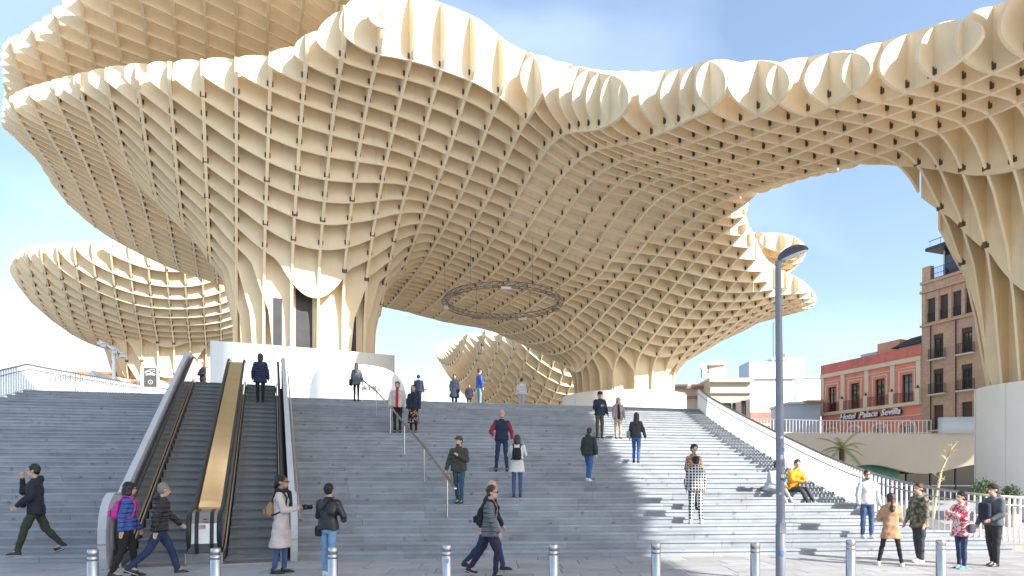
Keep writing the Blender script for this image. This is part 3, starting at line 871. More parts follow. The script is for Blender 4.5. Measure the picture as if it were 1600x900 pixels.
def brick_mat():
    m = bpy.data.materials.new('sand_brick'); m.use_nodes = True; nt = m.node_tree; p = nt.nodes['Principled BSDF']
    t = nt.nodes.new('ShaderNodeTexCoord'); mpn = nt.nodes.new('ShaderNodeMapping'); mpn.inputs['Rotation'].default_value = (R(90), 0, 0)
    b = nt.nodes.new('ShaderNodeTexBrick'); b.inputs['Scale'].default_value = 1.0
    b.inputs['Brick Width'].default_value = 0.26; b.inputs['Row Height'].default_value = 0.075; b.inputs['Mortar Size'].default_value = 0.009
    b.inputs['Color1'].default_value = (0.62, 0.39, 0.24, 1); b.inputs['Color2'].default_value = (0.47, 0.28, 0.17, 1); b.inputs['Mortar'].default_value = (0.52, 0.45, 0.37, 1)
    n = nt.nodes.new('ShaderNodeTexNoise'); n.inputs['Scale'].default_value = 0.8; n.inputs['Detail'].default_value = 5
    h = nt.nodes.new('ShaderNodeMix'); h.data_type = 'RGBA'; h.blend_type = 'MULTIPLY'; h.inputs[0].default_value = 0.35
    nt.links.new(t.outputs['Object'], mpn.inputs['Vector']); nt.links.new(mpn.outputs['Vector'], b.inputs['Vector'])
    nt.links.new(t.outputs['Object'], n.inputs['Vector']); nt.links.new(b.outputs['Color'], h.inputs[6]); nt.links.new(n.outputs['Color'], h.inputs[7])
    nt.links.new(h.outputs[2], p.inputs['Base Color']); p.inputs['Roughness'].default_value = 0.9
    return m
M_brick = brick_mat()
ER = math.atan2(-0.942, 0.335)
EO = (38.4, 60.0, 0.0)

def wall_mesh(x0, x1, z0, z1, ops, dep=0.28, thick=None, yoff=0.0):
    """front wall at y=yoff (facing -y) with rectangular openings and reveals"""
    m_ = MB()
    xs = sorted(set([x0, x1] + [o[0] for o in ops] + [o[1] for o in ops])); zs = sorted(set([z0, z1] + [o[2] for o in ops] + [o[3] for o in ops]))
    for a_, b_ in zip(xs[:-1], xs[1:]):
        for c_, d_ in zip(zs[:-1], zs[1:]):
            mx_, mz_ = (a_ + b_) / 2, (c_ + d_) / 2
            if any(o[0] < mx_ < o[1] and o[2] < mz_ < o[3] for o in ops): continue
            m_.add([(a_, yoff, c_), (b_, yoff, c_), (b_, yoff, d_), (a_, yoff, d_)], [(0, 1, 2, 3)])
    for (a_, b_, c_, d_) in ops:
        m_.add([(a_, yoff, c_), (b_, yoff, c_), (b_, yoff, d_), (a_, yoff, d_), (a_, yoff + dep, c_), (b_, yoff + dep, c_), (b_, yoff + dep, d_), (a_, yoff + dep, d_)],
               [(0, 4, 5, 1), (1, 5, 6, 2), (2, 6, 7, 3), (3, 7, 4, 0)])
    return m_
def body(x0, x1, y0, y1, z0, z1):
    m_ = MB()
    m_.add([(x0, y0, z0), (x1, y0, z0), (x1, y1, z0), (x0, y1, z0), (x0, y0, z1), (x1, y0, z1), (x1, y1, z1), (x0, y1, z1)],
           [(4, 5, 6, 7), (1, 2, 6, 5), (2, 3, 7, 6), (3, 0, 4, 7)])
    return m_
def window(root, x0, x1, z0, z1, y, frame_mat, fr=0.07, mull=1, trans=0.0, pane_mat=None):
    """frame with pane and mullions standing in an opening"""
    w = MB(); d = 0.06
    for bx_ in ((x0 + fr / 2, (z0 + z1) / 2, fr, z1 - z0), (x1 - fr / 2, (z0 + z1) / 2, fr, z1 - z0), ((x0 + x1) / 2, z0 + fr / 2, x1 - x0 - 2 * fr, fr), ((x0 + x1) / 2, z1 - fr / 2, x1 - x0 - 2 * fr, fr)):
        w.box((bx_[0], y, bx_[1]), (bx_[2], d, bx_[3]))
    for k in range(mull):
        xm = x0 + (x1 - x0) * (k + 1) / (mull + 1); w.box((xm, y - 0.004, (z0 + z1) / 2), (fr * 0.8, d, z1 - z0 - 2 * fr))
    if trans: w.box(((x0 + x1) / 2, y - 0.008, z0 + (z1 - z0) * trans), (x1 - x0 - 2 * fr, d, fr * 0.7))
    o = w.build('window', frame_mat, root)
    g_ = MB(); g_.box(((x0 + x1) / 2, y + 0.03, (z0 + z1) / 2), (x1 - x0 - 0.02, 0.015, z1 - z0 - 0.02)); g_.build('pane', pane_mat or M_glass, o)
    return o
def balcony(root, x0, x1, z, dep, h=0.95, y=0.0, slab=M_cream, n=None):
    b_ = MB(); b_.box(((x0 + x1) / 2, y - dep / 2, z - 0.06), (x1 - x0 + 0.12, dep + 0.0, 0.12)); o = b_.build('balcony', slab, root)
    r_ = MB()
    n = n or max(4, int((x1 - x0) / 0.13))
    for k in range(n + 1):
        x = x0 + (x1 - x0) * k / n; r_.box((x, y - dep + 0.04, z + h / 2), (0.022, 0.022, h))
    for k in range(int(dep / 0.13)):
        for x in (x0, x1): r_.box((x, y - dep + 0.04 + 0.13 * (k + 0.5), z + h / 2), (0.022, 0.022, h))
    for zz in (z + 0.08, z + h): r_.box(((x0 + x1) / 2, y - dep + 0.04, zz), (x1 - x0 + .04, 0.04, 0.035))
    r_.build('balcony_railing', M_iron, o)

# ---- red hotel
ho = empty('hotel', EO, ER, 'red two tone hotel with cream pilasters and white script lettering beside the brick block', 'building')
HW = 11.9; bay = HW / 4
wins = []
for k in range(4):
    xc = -HW + bay * (k + 0.5); wins.append((xc - 0.55, xc + 0.55, 9.05, 11.75))
grd = [(-HW + bay * (k + 0.5) - 0.6, -HW + bay * (k + 0.5) + 0.6, 4.6, 6.9) for k in range(4)]
wall_mesh(-HW, 0, 0, 13.2, wins + grd).build('wall', M_redwall, ho)
body(-HW, -0.01, 0.0, 14, 0, 13.2).build('side_walls', M_redwall, ho)
m_ = MB(); m_.box((-HW / 2, 0.2, 13.75), (HW + 0.05, 0.5, 1.1)); m_.build('parapet', M_redworn, ho)
m_ = MB(); m_.box((-HW / 2, -0.09, 13.05), (HW + 0.02, 0.17, 0.42)); m_.build('cornice', M_cream, ho)
m_ = MB(); m_.box((-HW / 2, -0.15, 8.85), (HW + 0.02, 0.30, 0.34)); m_.build('floor_band', M_cream, ho)
m_ = MB(); m_.box((-HW / 2, -0.03, 7.75), (HW, 0.06, 0.09)); m_.build('string_course', M_cream, ho)
for k in range(5):
    x = -HW + bay * k; x = min(max(x, -HW + 0.25), -0.25)
    m_ = MB(); m_.box((x, -0.07, 10.95), (0.44, 0.14, 3.75)); m_.build('pilaster', M_cream, ho)
    m_ = MB(); m_.box((x, -0.20, 9.62), (0.46, 0.24, 1.2), bev=0.02); pd = m_.build('pedestal', M_cream, ho)
    m_ = MB(); m_.lathe([(0.02, 0), (0.10, 0.03), (0.12, 0.12), (0.04, 0.22), (0.09, 0.30)], 10, (x, -0.2, 10.22)); m_.build('finial', M_dkframe, pd)
for k, (a_, b_, c_, d_) in enumerate(wins):
    window(ho, a_, b_, c_, d_, 0.2, M_dkframe, 0.08, 1, 0.72)
    m_ = MB()
    m_.box((a_ - 0.26, -0.035, (c_ + d_) / 2 + 0.12), (0.11, 0.07, d_ - c_ + 0.3)); m_.box((b_ + 0.26, -0.035, (c_ + d_) / 2 + 0.12), (0.11, 0.07, d_ - c_ + 0.3))
    m_.box(((a_ + b_) / 2, -0.035, d_ + 0.32), (b_ - a_ + 0.63, 0.07, 0.11)); m_.build('window_surround', M_cream, ho)
    xc = (a_ + b_) / 2
    m_ = MB(); m_.box((xc, -0.03, 12.35), (bay - 0.5, 0.05, 0.08)); m_.build('panel_line', M_cream, ho)
    r_ = MB()
    for q in range(17):
        x = xc - (bay - 0.5) / 2 + (bay - 0.5) * q / 16; r_.box((x, -0.22, 9.5), (0.025, 0.025, 0.9))
    r_.box((xc, -0.22, 9.97), (bay - 0.45, 0.04, 0.04)); r_.build('balcony_railing', mat('dark_red_iron', (0.16, 0.03, 0.03), rough=0.6), ho)
for k, (a_, b_, c_, d_) in enumerate(grd):
    window(ho, a_, b_, c_, d_, 0.2, M_white, 0.09, 1, 0.6, M_glass)
    ring = MB(); n = 12
    for q in range(n):
        t0, t1 = math.pi * q / n, math.pi * (q + 1) / n; xc = (a_ + b_) / 2
        for rr, w_ in ((0.78, 0.26),):
            P = [(xc + r0 * math.cos(t), yy_, 6.62 + r0 * 0.75 * math.sin(t)) for yy_ in (-0.08, 0.02) for r0, t in ((rr, t0), (rr + w_, t0), (rr + w_, t1), (rr, t1))]
            ring.add(P, [(0, 1, 2, 3), (7, 6, 5, 4), (0, 4, 5, 1), (2, 6, 7, 3)])
    for sx in (a_ - 0.31, b_ + 0.31): ring.box((sx, -0.03, 5.6), (0.26, 0.1, 2.1))
    ring.build('arch_surround', M_cream, ho)
for k, (wd, xo) in enumerate((('Hotel', -8.15), ('Palace', -5.6), ('Sevilla', -3.05))):
    t_ = link('lettering', text_mesh(wd, 0.86, 0.05, 0.3, 0.012), M_white, ho); t_.location = (xo, -0.30, 8.02 - 0.0); t_.rotation_euler = (R(90), 0, 0)
    t_ = link('lettering_shade', text_mesh(wd, 0.86, 0.03, 0.3, 0.045), M_black, ho); t_.location = (xo + 0.06, -0.16, 7.98); t_.rotation_euler = (R(90), 0, 0)  # dark offset copy of the letters, added as their shading
m_ = MB(); m_.box((-5.6, 4, 14.6), (2.6, 3, 2.6)); m_.build('stair_tower', mat('salmon_render', (0.62, 0.33, 0.22), rough=0.85, var=.1), ho)
m_ = MB(); m_.box((-8.0, 4, 14.2), (2.0, 3, 1.9)); m_.build('roof_hut', M_grwall, ho)
m_ = MB(); m_.prism([(-4.6, 14.9), (0.2, 14.9), (0.2, 15.05), (-1.2, 15.55), (-2.4, 15.5)], (1, 0, 0), (0, 0, 1), (0, 1, 0), (0, 1.6, 0), 4); m_.build('terrace_roof', M_iron, ho)
m_ = MB(); m_.box((-2.1, 3.2, 14.5), (3.8, 2.5, 0.8)); m_.build('terrace_glazing', M_grwall, ho)

# ---- brick block
bo = empty('brick_building', EO, ER, 'tall sand coloured brick apartment block with iron balconies and roof terrace', 'building')
BWd = 9.0; ops = []
for x in (0.55, 1.75, 2.95, 4.1, 5.3, 6.5): ops.append((x, x + 0.78, 16.2, 18.4))
for x in (1.15, 3.75, 6.3):
    for z0_ in (12.7, 9.5, 6.2): ops.append((x, x + 0.95, z0_, z0_ + 2.25))
wall_mesh(0.004, BWd, 0, 20.0, ops, 0.3).build('wall', M_brick, bo)
body(0.004, BWd, 0.0, 13, 0, 20.0).build('side_walls', M_brick, bo)
for k, (a_, b_, c_, d_) in enumerate(ops):
    if c_ > 16:
        m_ = MB(); m_.box(((a_ + b_) / 2, 0.2, (c_ + d_) / 2), (b_ - a_, 0.05, d_ - c_)); sh = m_.build('shutter', M_dkframe, bo)
        r_ = MB()
        for q in range(8): r_.box((a_ + (b_ - a_) * q / 7, 0.02, c_ + 0.42), (0.02, 0.02, 0.84))
        r_.box(((a_ + b_) / 2, 0.02, c_ + 0.86), (b_ - a_, 0.03, 0.03)); r_.build('window_railing', M_iron, bo)
    else:
        if c_ < 7:
            m_ = MB(); m_.box(((a_ + b_) / 2, 0.2, (c_ + d_) / 2), (b_ - a_, 0.05, d_ - c_)); m_.build('shutter', M_dkframe, bo)
        else:
            window(bo, a_, b_, c_, d_, 0.18, M_dkframe, 0.07, 1, 0.8)
            m_ = MB(); m_.box(((a_ + b_) / 2, 0.1, d_ - 0.2), (b_ - a_ - 0.02, 0.05, 0.38)); m_.build('blind', M_dkframe, bo)
        balcony(bo, a_ - 0.22, b_ + 0.22, c_ - 0.02, 0.42, 0.92, slab=M_sand)
for z, h, d in ((19.1, 0.22, 0.24), (15.95, 0.20, 0.2), (19.95, 0.25, 0.16), (5.0, 0.2, 0.16)):
    m_ = MB(); m_.box((BWd / 2, -d / 2, z), (BWd + 0.1, d, h)); m_.build('cornice', M_brick, bo)
for x in (0.3, 1.56, 2.76, 3.95):
    m_ = MB(); m_.box((x, -0.04, 17.5), (0.28, 0.08, 2.9)); m_.build('pilaster', M_brick, bo)
for x in (0.95, 3.3): m_ = MB(); m_.tube([(x, -0.09, 0), (x, -0.09, 15.8)], 0.05, 6); m_.build('drain_pipe', M_iron, bo)
for x in (0.45, 4.3): m_ = MB(); m_.box((x, 0.25, 20.7), (0.8 if x < 1 else 0.5, 0.5, 1.5)); m_.build('roof_pier', M_brick, bo)
r_ = MB()
for q in range(60): r_.box((0.9 + q * 0.135, 0.15, 20.6), (0.02, 0.02, 1.1))
for zz in (20.2, 20.6, 21.15): r_.box((BWd / 2 + .4, 0.15, zz), (BWd - 0.8, 0.04, 0.04))
r_.build('roof_railing', M_iron, bo)
m_ = MB(); m_.box((BWd / 2 + 0.5, 3.5, 21.4), (BWd - 1.6, 4.6, 2.8)); ph = m_.build('penthouse', M_glass, bo)
for q in range(6):
    m_ = MB(); m_.box((1.35 + q * 1.45, 1.15, 21.4), (0.12, 0.1, 2.8)); m_.build('mullion', M_grwall, ph)
m_ = MB(); m_.box((BWd / 2 + 0.2, 2.6, 22.95), (BWd - 0.6, 5.6, 0.28)); m_.build('terrace_roof', M_iron, bo)
r_ = MB()
for q in range(9): r_.box((0.6 + q * 1.0, 0.3, 23.4), (0.03, 0.03, 0.8))
r_.box((BWd / 2 + .2, 0.3, 23.8), (BWd - 0.6, 0.05, 0.05)); r_.build('upper_railing', M_iron, bo)
m_ = MB(); m_.box((5.2, 4, 23.9), (1.4, 1, 1.6)); m_.build('chimney', M_brick, bo)

# ---- pale buildings beyond
def simple_house(name, label, px0, px1, ytop, d, wallm, dep=8.0, ops=(), rot=0.0, parts=None, zb=0.0):
    a_ = at(px0, ytop, d); b_ = at(px1, ytop, d)
    w_ = (b_ - a_).length; top = a_.z
    root = empty(name, (a_.x, a_.y, 0), rot, label, 'building')
    oo = [(w_ * u0, w_ * u1, zb + (top - zb) * v0, zb + (top - zb) * v1) for u0, u1, v0, v1 in ops]
    wall_mesh(0, w_, zb, top, oo, 0.2).build('wall', wallm, root)
    body(0, w_, 0.0, dep, zb, top).build('side_walls', wallm, root)
    for o in oo: window(root, *o, 0.14, M_dkframe, 0.07, 1)
    m_ = MB(); m_.box((w_ / 2, dep / 2 - 0.1, top + 0.12), (w_ + 0.3, dep + 0.4, 0.24)); m_.build('roof', wallm, root)
    return root, w_, top
r1, w1, t1 = simple_house('old_house', 'old sand coloured house with brown cornice and arched window behind the plaza', 1040, 1108, 604, 76, M_sand, ops=((0.34, 0.5, 0.55, 0.78), (0.72, 0.88, 0.55, 0.78)))
m_ = MB(); m_.box((w1 / 2, -0.15, t1 - 1.3), (w1 + 0.2, 0.3, 0.3)); m_.build('cornice', mat('brown_band', (0.32, 0.19, 0.12), rough=0.8), r1)
m_ = MB(); m_.box((w1 / 2, -0.2, t1 - 0.15), (w1 + 0.3, 0.4, 0.3)); m_.build('eave', mat('brown_band', (0.32, 0.19, 0.12)), r1)
r2, w2, t2 = simple_house('office_house', 'sand coloured flat roofed house with ribbon windows beside the white tower', 1110, 1172, 594, 73, M_sand, dep=6, ops=((0.08, 0.52, 0.62, 0.80), (0.56, 0.64, 0.62, 0.8), (0.78, 0.9, 0.66, 0.82)))
m_ = MB(); m_.box((w2 / 2, -0.25, t2 - 0.1), (w2 + 0.5, 0.5, 0.35)); m_.build('cornice', M_sand, r2)
m_ = MB(); m_.box((w2 / 2, -0.15, t2 - 1.4), (w2 + 0.3, 0.3, 0.25)); m_.build('cornice', M_sand, r2)
r3, w3, t3 = simple_house('white_house', 'plain white house wall with red lower band behind the lamp post', 1172, 1240, 592, 80, M_ltwall, dep=8)
m_ = MB(); m_.box((w3 / 2, -0.1, 9.4), (w3, 0.2, 1.3)); m_.build('red_band', M_redwall, r3)
m_ = MB(); m_.box((w3 / 2, -0.16, 8.5), (w3, 0.3, 0.4)); m_.build('cream_band', M_cream, r3)
m_ = MB(); m_.box((w3 / 2, -0.1, 7.2), (w3, 0.2, 2.2)); m_.build('red_band', M_redwall, r3)
r4, w4, t4 = simple_house('white_tower', 'tall plain white stair tower with antenna above the roofs', 1206, 1258, 562, 90, M_ltwall, dep=8, ops=())
m_ = MB(); m_.tube([(0.6, 1, t4), (0.6, 1, t4 + 5.5)], 0.05, 5); m_.build('antenna', M_iron, r4)
m_ = MB(); m_.lathe([(0.5, 0), (0.5, 0.9), (0.1, 1.0)], 12, (2.6, 1.5, t4 + .2)); m_.build('water_tank', M_sand, r4)
m_ = MB(); m_.box((-1.6, 2, t4 - 2.2), (3.2, 4, 4.0)); m_.build('stair_head', M_grwall, r4)
r5, w5, t5 = simple_house('white_house', 'stepped white house next to the red hotel', 1256, 1300, 590, 86, M_ltwall, dep=8, ops=())
r6, w6, t6 = simple_house('grey_house', 'blue grey blank wall below the white houses', 1233, 1282, 632, 70, M_grwall, dep=5)
m_ = MB(); m_.box((w6 / 2 + 1.0, -0.4, t6 + 0.25), (w6 * 0.7, 1.2, 0.22)); m_.build('tiled_eave', M_tile, r6)
# dish and solar panel on the flat roof
dd = at(1096, 588, 74)
dsh = empty('satellite_dish', dd, 0, 'white satellite dish on the flat roof', 'satellite dish')
m_ = MB(); m_.lathe([(0.02, 0), (0.35, 0.05), (0.6, 0.16), (0.75, 0.28), (0.73, 0.30), (0.3, 0.10), (0.02, 0.05)], 18); o_ = m_.build('bowl', M_white, dsh, smooth=True, loc=(0, 0, 0.9)); o_.rotation_euler = (R(75), 0, R(50))
m_ = MB(); m_.tube([(0, 0.1, -0.2), (0, 0.1, 0.9)], 0.05, 6); m_.build('mast', M_iron, dsh)
dd = at(1120, 590, 74)
sp = empty('solar_water_heater', dd, 0, 'tilted pale solar water heater on the flat roof', 'solar heater')
m_ = MB(); m_.box((0, 0, 0.9), (2.2, 0.08, 1.9)); o_ = m_.build('collector', M_cream, sp); o_.rotation_euler = (R(-28), 0, R(-15))
m_ = MB(); m_.tube([(-1.0, 0.5, 1.75), (1.1, 0.5, 1.75)], 0.26, 10); m_.build('tank', M_white, sp, smooth=True)
m_ = MB(); m_.box((-0.8, 0.5, 0.6), (0.06, 0.06, 2.2)); m_.box((0.8, 0.5, 0.6), (0.06, 0.06, 2.2)); m_.build('stand', M_iron, sp)

# ---- tile roofed houses past the left railing
def tiled_house(px0, px1, yt, d, label, win=True):
    a_ = at(px0, yt, d); b_ = at(px1, yt, d); w_ = b_.x - a_.x; top = a_.z - 1.3
    root = empty('tiled_house', (a_.x, d, 0), 0, label, 'building')
    wall_mesh(0, w_, 0, top, [(w_ * 0.62, w_ * 0.72, top - 1.8, top - 0.5)] if win else []).build('wall', M_ltwall, root)
    body(0, w_, 0, 7, 0, top).build('side_walls', M_ltwall, root)
    if win: window(root, w_ * 0.62, w_ * 0.72, top - 1.8, top - 0.5, 0.15, M_dkframe)
    nt_ = int(w_ / 0.34)
    rf = MB(); rf.add([(-0.2, -0.4, top - 0.05), (w_ + 0.2, -0.4, top - 0.05), (w_ + 0.2, 3.6, top + 1.35), (-0.2, 3.6, top + 1.35), (-0.2, 7.6, top - 0.05), (w_ + 0.2, 7.6, top - 0.05)], [(0, 1, 2, 3), (3, 2, 5, 4)])
    ro = rf.build('roof', M_tile, root)
    for k in range(nt_):
        x = -0.1 + (w_ + 0.2) * (k + 0.5) / nt_
        c_ = MB(); c_.tube([(x, -0.46, top), (x, 3.6, top + 1.43)], 0.11, 6); c_.build('tile_course', M_tile, ro, smooth=True)
    return root
tiled_house(78, 140, 574, 62, 'white house with orange tiled roof beyond the left railing')
tiled_house(146, 204, 580, 66, 'white house with short tiled roof beside the floodlight mast')
wg = empty('gabled_house', at(128, 640, 60), 0, 'white rendered gabled house between the two tiled roofs', 'building'); wg.location.z = 0
m_ = MB(); m_.prism([(0, 0), (1.75, 0), (1.75, 10.6), (0.9, 11.9), (0, 10.9)], (1, 0, 0), (0, 0, 1), (0, 1, 0), (0, 0, 0), 6); m_.build('wall', M_ltwall, wg)
window(wg, 0.5, 1.15, 8.4, 9.6, -0.04, M_dkframe)
wg2 = empty('white_annex', at(203, 640, 64), 0, 'white rendered annex with shuttered window near the sign panel', 'building'); wg2.location.z = 0
m_ = MB(); m_.prism([(0, 0), (2.2, 0), (2.2, 10.6), (1.5, 12.0), (0, 10.9)], (1, 0, 0), (0, 0, 1), (0, 1, 0), (0, 0, 0), 6); m_.build('wall', M_ltwall, wg2)
window(wg2, 0.3, 1.0, 8.4, 9.4, -0.04, M_dkframe)

# ---- distant cathedral
M_stone = mat('pale_cathedral_stone', (0.74, 0.68, 0.60), rough=0.9, var=0.1, vscale=0.15)
ca = empty('cathedral', at(690, 640, 230), 0, 'pale stone cathedral with slender spires on the skyline', 'church'); ca.location.z = 0
cz = ca.location.copy()
m_ = MB(); m_.box((6, 8, 14), (30, 14, 28)); m_.build('nave', M_stone, ca)
for px, yt, w_ in ((669, 568, 2.6), (656, 605, 1.4), (678, 600, 1.4), (692, 606, 1.2), (703, 598, 1.6), (716, 604, 1.2), (728, 606, 1.3)):
    p = at(px, yt, 232) - cz
    m_ = MB()
    h = p.z
    m_.lathe([(w_, 0), (w_, h * 0.60), (w_ * 1.15, h * 0.605), (w_ * 1.15, h * 0.62), (w_ * 0.7, h * 0.63), (w_ * 0.65, h * 0.78), (w_ * 0.75, h * 0.785), (w_ * 0.3, h * 0.82), (0.08, h)], 8, (p.x, 2, 0))
    m_.build('spire', M_stone, ca)

# ---- lower pavilion under the plaza edge
pv = empty('plaza_pavilion', (0, 0, 0), 0, 'beige curved pavilion wall with wavy lower edge over a dark glass shopfront', 'building')
bp = catmull([(14, 44.5), (18, 48.2), (24, 50.2), (30, 50.6), (36, 49.8), (42, 48)], 10, closed=False)
bm_ = MB(); n = len(bp)
for i, (x, y) in enumerate(bp):
    wv = 2.45 - 0.35 * math.cos((x - 24) / 6.5 * 2 * math.pi * 0.8) * (1 if x > 20 else 0.4)
    for yy_, zz_ in ((y - 0.5, wv), (y - 0.5, HT + 0.12), (y + 0.1, HT + 0.12), (y + 0.1, wv)):
        bm_.v.append((x, yy_, zz_))
for i in range(n - 1):
    b = 4 * i; bm_.f += [(b, b + 4, b + 5, b + 1), (b + 1, b + 5, b + 6, b + 2), (b + 3, b + 7, b + 4, b)]
bm_.build('fascia', M_beige, pv, smooth=True)
for i in range(0, n - 1, 3):
    j = min(i + 3, n - 1); a_, b_ = bp[i], bp[j]
    rz_ = math.atan2(b_[1] - a_[1], b_[0] - a_[0]); L = np.linalg.norm(b_ - a_)
    m_ = MB(); m_.box(((a_[0] + b_[0]) / 2, (a_[1] + b_[1]) / 2 + 1.2, 1.5), (L - 0.06, 0.05, 3.0), rz_); m_.build('glass_pane', M_glass, pv)
    m_ = MB(); m_.box((a_[0], a_[1] + 1.15, 1.5), (0.09, 0.12, 3.0), rz_); m_.build('mullion', M_iron, pv)
    m_ = MB(); m_.box(((a_[0] + b_[0]) / 2, (a_[1] + b_[1]) / 2 + 1.13, 1.15), (L - 0.1, 0.05, 0.08), rz_); m_.build('transom', M_grwall, pv)
m_ = MB(); m_.box((29.0, 51.2, 2.35), (4.0, 0.08, 1.1)); m_.build('shop_sign', mat('dark_green_sign', (0.012, 0.10, 0.06), rough=0.4, color2=(0.03, 0.22, 0.13), vscale=3), pv)
GR = catmull([(15, 46.3), (18, 48.6), (24, 50.2), (30, 50.5), (33, 50.0)], 10, closed=False)
grr = railing(GR, 'terrace_railing', 'thin white terrace railing on the beige pavilion before the hotel', lambda x, y: HT + 0.12, pitch=0.29, hand=False)
gl = MB(); n = 10
for q in range(n + 1):
    t = q / n; x = 33 + 4.3 * t; y = 49.6 - 0.5 * t - 0.9 * t * t
    gl.v += [(x, y, HT + 0.1), (x, y, HT + 1.35 * (1 - max(0, t - 0.75) ** 2 * 4))]
for q in range(n): gl.f.append((2 * q, 2 * q + 2, 2 * q + 3, 2 * q + 1))
M_frost = mat('frosted_glass', (0.55, 0.62, 0.66), rough=0.3); M_frost.node_tree.nodes['Principled BSDF'].inputs['Alpha'].default_value = 0.55
go = gl.build('glass_screen', M_frost, smooth=True); tag(go, 'curved frosted glass screen on the terrace before the brick block', 'screen')
so_ = go.modifiers.new('thickness', 'SOLIDIFY'); so_.thickness = 0.03

# ================================================================ street furniture
# bollards
bl = MB(); bl.lathe([(0.062, -0.02), (0.062, 0.60), (0.058, 0.605), (0.058, 0.615), (0.062, 0.62), (0.062, 0.655), (0.058, 0.66), (0.058, 0.67), (0.062, 0.675), (0.062, 0.735), (0.055, 0.75), (0.01, 0.752)], 20)
BOL = bl.mesh('post', True); BOL.materials.append(M_steel)
ft = MB(); ft.lathe([(0.10, -0.01), (0.10, 0.012), (0.063, 0.014)], 20); BOF = ft.mesh('base_plate', True); BOF.materials.append(M_steel)
BOLL = ((145, 860, 'steel bollard before the left flight, beside the parapet nose'), (337, 858, 'steel bollard before the polished escalator divider'),
        (520, 857, 'steel bollard at the feet of the man in the leather jacket'), (698, 853, 'steel bollard with blue sticker, behind the heels of the walking grey couple'),
        (865, 852, 'steel bollard in shade in front of the middle of the stairs'), (1025, 850, 'steel bollard on the edge between shade and sun'),
        (1180, 849, 'sunlit steel bollard next to the street lamp'), (1329, 845, 'sunlit steel bollard between the street lamp and the woman in camel'),
        (1470, 845, 'sunlit steel bollard in front of the camouflage jacket and the red patterned jacket'))
for px, y, lab in BOLL:
    d = 0.85 / ((y - 750) / 1000)
    b_ = empty('bollard', ((px - 800) / 1000 * d, d, 0.012), 0, lab, 'bollard', 'steel bollards in a row')
    link('post', BOL, None, b_); link('base_plate', BOF, None, b_)
    if px == 698:
        m_ = MB(); n = 5
        for i in range(n + 1):
            t = R(255 + 45 * i / n); m_.v += [(0.0632 * math.cos(t), 0.0632 * math.sin(t), 0.52), (0.0632 * math.cos(t), 0.0632 * math.sin(t), 0.58)]
        for i in range(n): m_.f.append((2 * i, 2 * i + 2, 2 * i + 3, 2 * i + 1))
        m_.build('sticker', mat('blue_white_sticker', (0.5, 0.6, 0.75), rough=0.5, color2=(0.05, 0.2, 0.55), vscale=30), b_)
# street lamp
lx, ly = 4.24, 10.1
lp = empty('street_lamp', (lx, ly, 0), 0, 'slim grey street lamp with a curved hood and stickers on its pole', 'street lamp')
M_lampgrey = mat('grey_lamp_paint', (0.20, 0.215, 0.25), rough=0.45, metal=0.2, var=0.12, vscale=6)
m_ = MB(); m_.tube([(0, 0, -0.01), (0, 0, 0.9), (0, 0, 0.92), (-0.02, 0, 3.0), (-0.04, 0, 5.05)], [0.075, 0.075, 0.064, 0.058, 0.045], 16); m_.build('pole', M_lampgrey, lp, smooth=True)
m_ = MB(); m_.box((0, -0.072, 0.85), (0.10, 0.02, 0.16)); m_.build('access_door', M_lampgrey, lp)
hd = MB(); nu, nv = 16, 8
for i in range(nv + 1):
    ph_ = i / nv * math.pi / 2
    for k in range(nu):
        t = 2 * math.pi * k / nu
        hd.v.append((0.25 + 0.25 * math.cos(ph_) * math.cos(t), 0.17 * math.cos(ph_) * math.sin(t), 0.15 * math.sin(ph_)))
for i in range(nv):
    for k in range(nu): hd.f.append((i * nu + k, i * nu + (k + 1) % nu, (i + 1) * nu + (k + 1) % nu, (i + 1) * nu + k))
ho_ = hd.build('hood', mat('dark_blue_grey_hood', (0.07, 0.085, 0.12), rough=0.4, metal=0.3), lp, smooth=True, loc=(-0.04, 0, 5.06)); ho_.rotation_euler = (0, R(-20), 0)
gd = MB(); gd.lathe([(0.01, -0.03), (0.2, -0.02), (0.235, 0.0), (0.2, 0.012)], 18); go_ = gd.build('lens', mat('lamp_lens', (0.55, 0.56, 0.55), rough=0.2, var=0.3, vscale=14), lp, smooth=True, loc=(0.195, 0, 5.14)); go_.rotation_euler = (0, R(-20), 0); go_.scale = (1, 0.68, 1)
m_ = MB(); m_.tube([(-0.05, 0, 5.03), (0.06, 0, 5.07)], 0.035, 8); m_.build('arm', M_lampgrey, lp)
STK = [(0.7, 0.7, 0.68), (0.55, 0.62, 0.72), (0.6, 0.25, 0.2), (0.1, 0.2, 0.5), (0.75, 0.7, 0.5), (0.08, 0.08, 0.09)]
for q in range(17):
    z = 1.5 + 0.75 * random.random() if q < 12 else 0.4 + random.random(); a_ = R(random.uniform(200, 340)); w_ = random.uniform(0.04, 0.08); h = random.uniform(0.03, 0.1)
    m_ = MB(); n = 4; rr = 0.0645 if z > 0.95 else 0.077
    for i in range(n + 1):
        t = a_ + (i / n - 0.5) * w_ / rr; m_.v += [(rr * math.cos(t), rr * math.sin(t), z), (rr * math.cos(t), rr * math.sin(t), z + h)]
    for i in range(n): m_.f.append((2 * i, 2 * i + 2, 2 * i + 3, 2 * i + 1))
    c_ = random.randrange(len(STK)); m_.build('sticker', mat('sticker_%d' % c_, STK[c_], rough=0.5, var=0.5, vscale=40), lp)
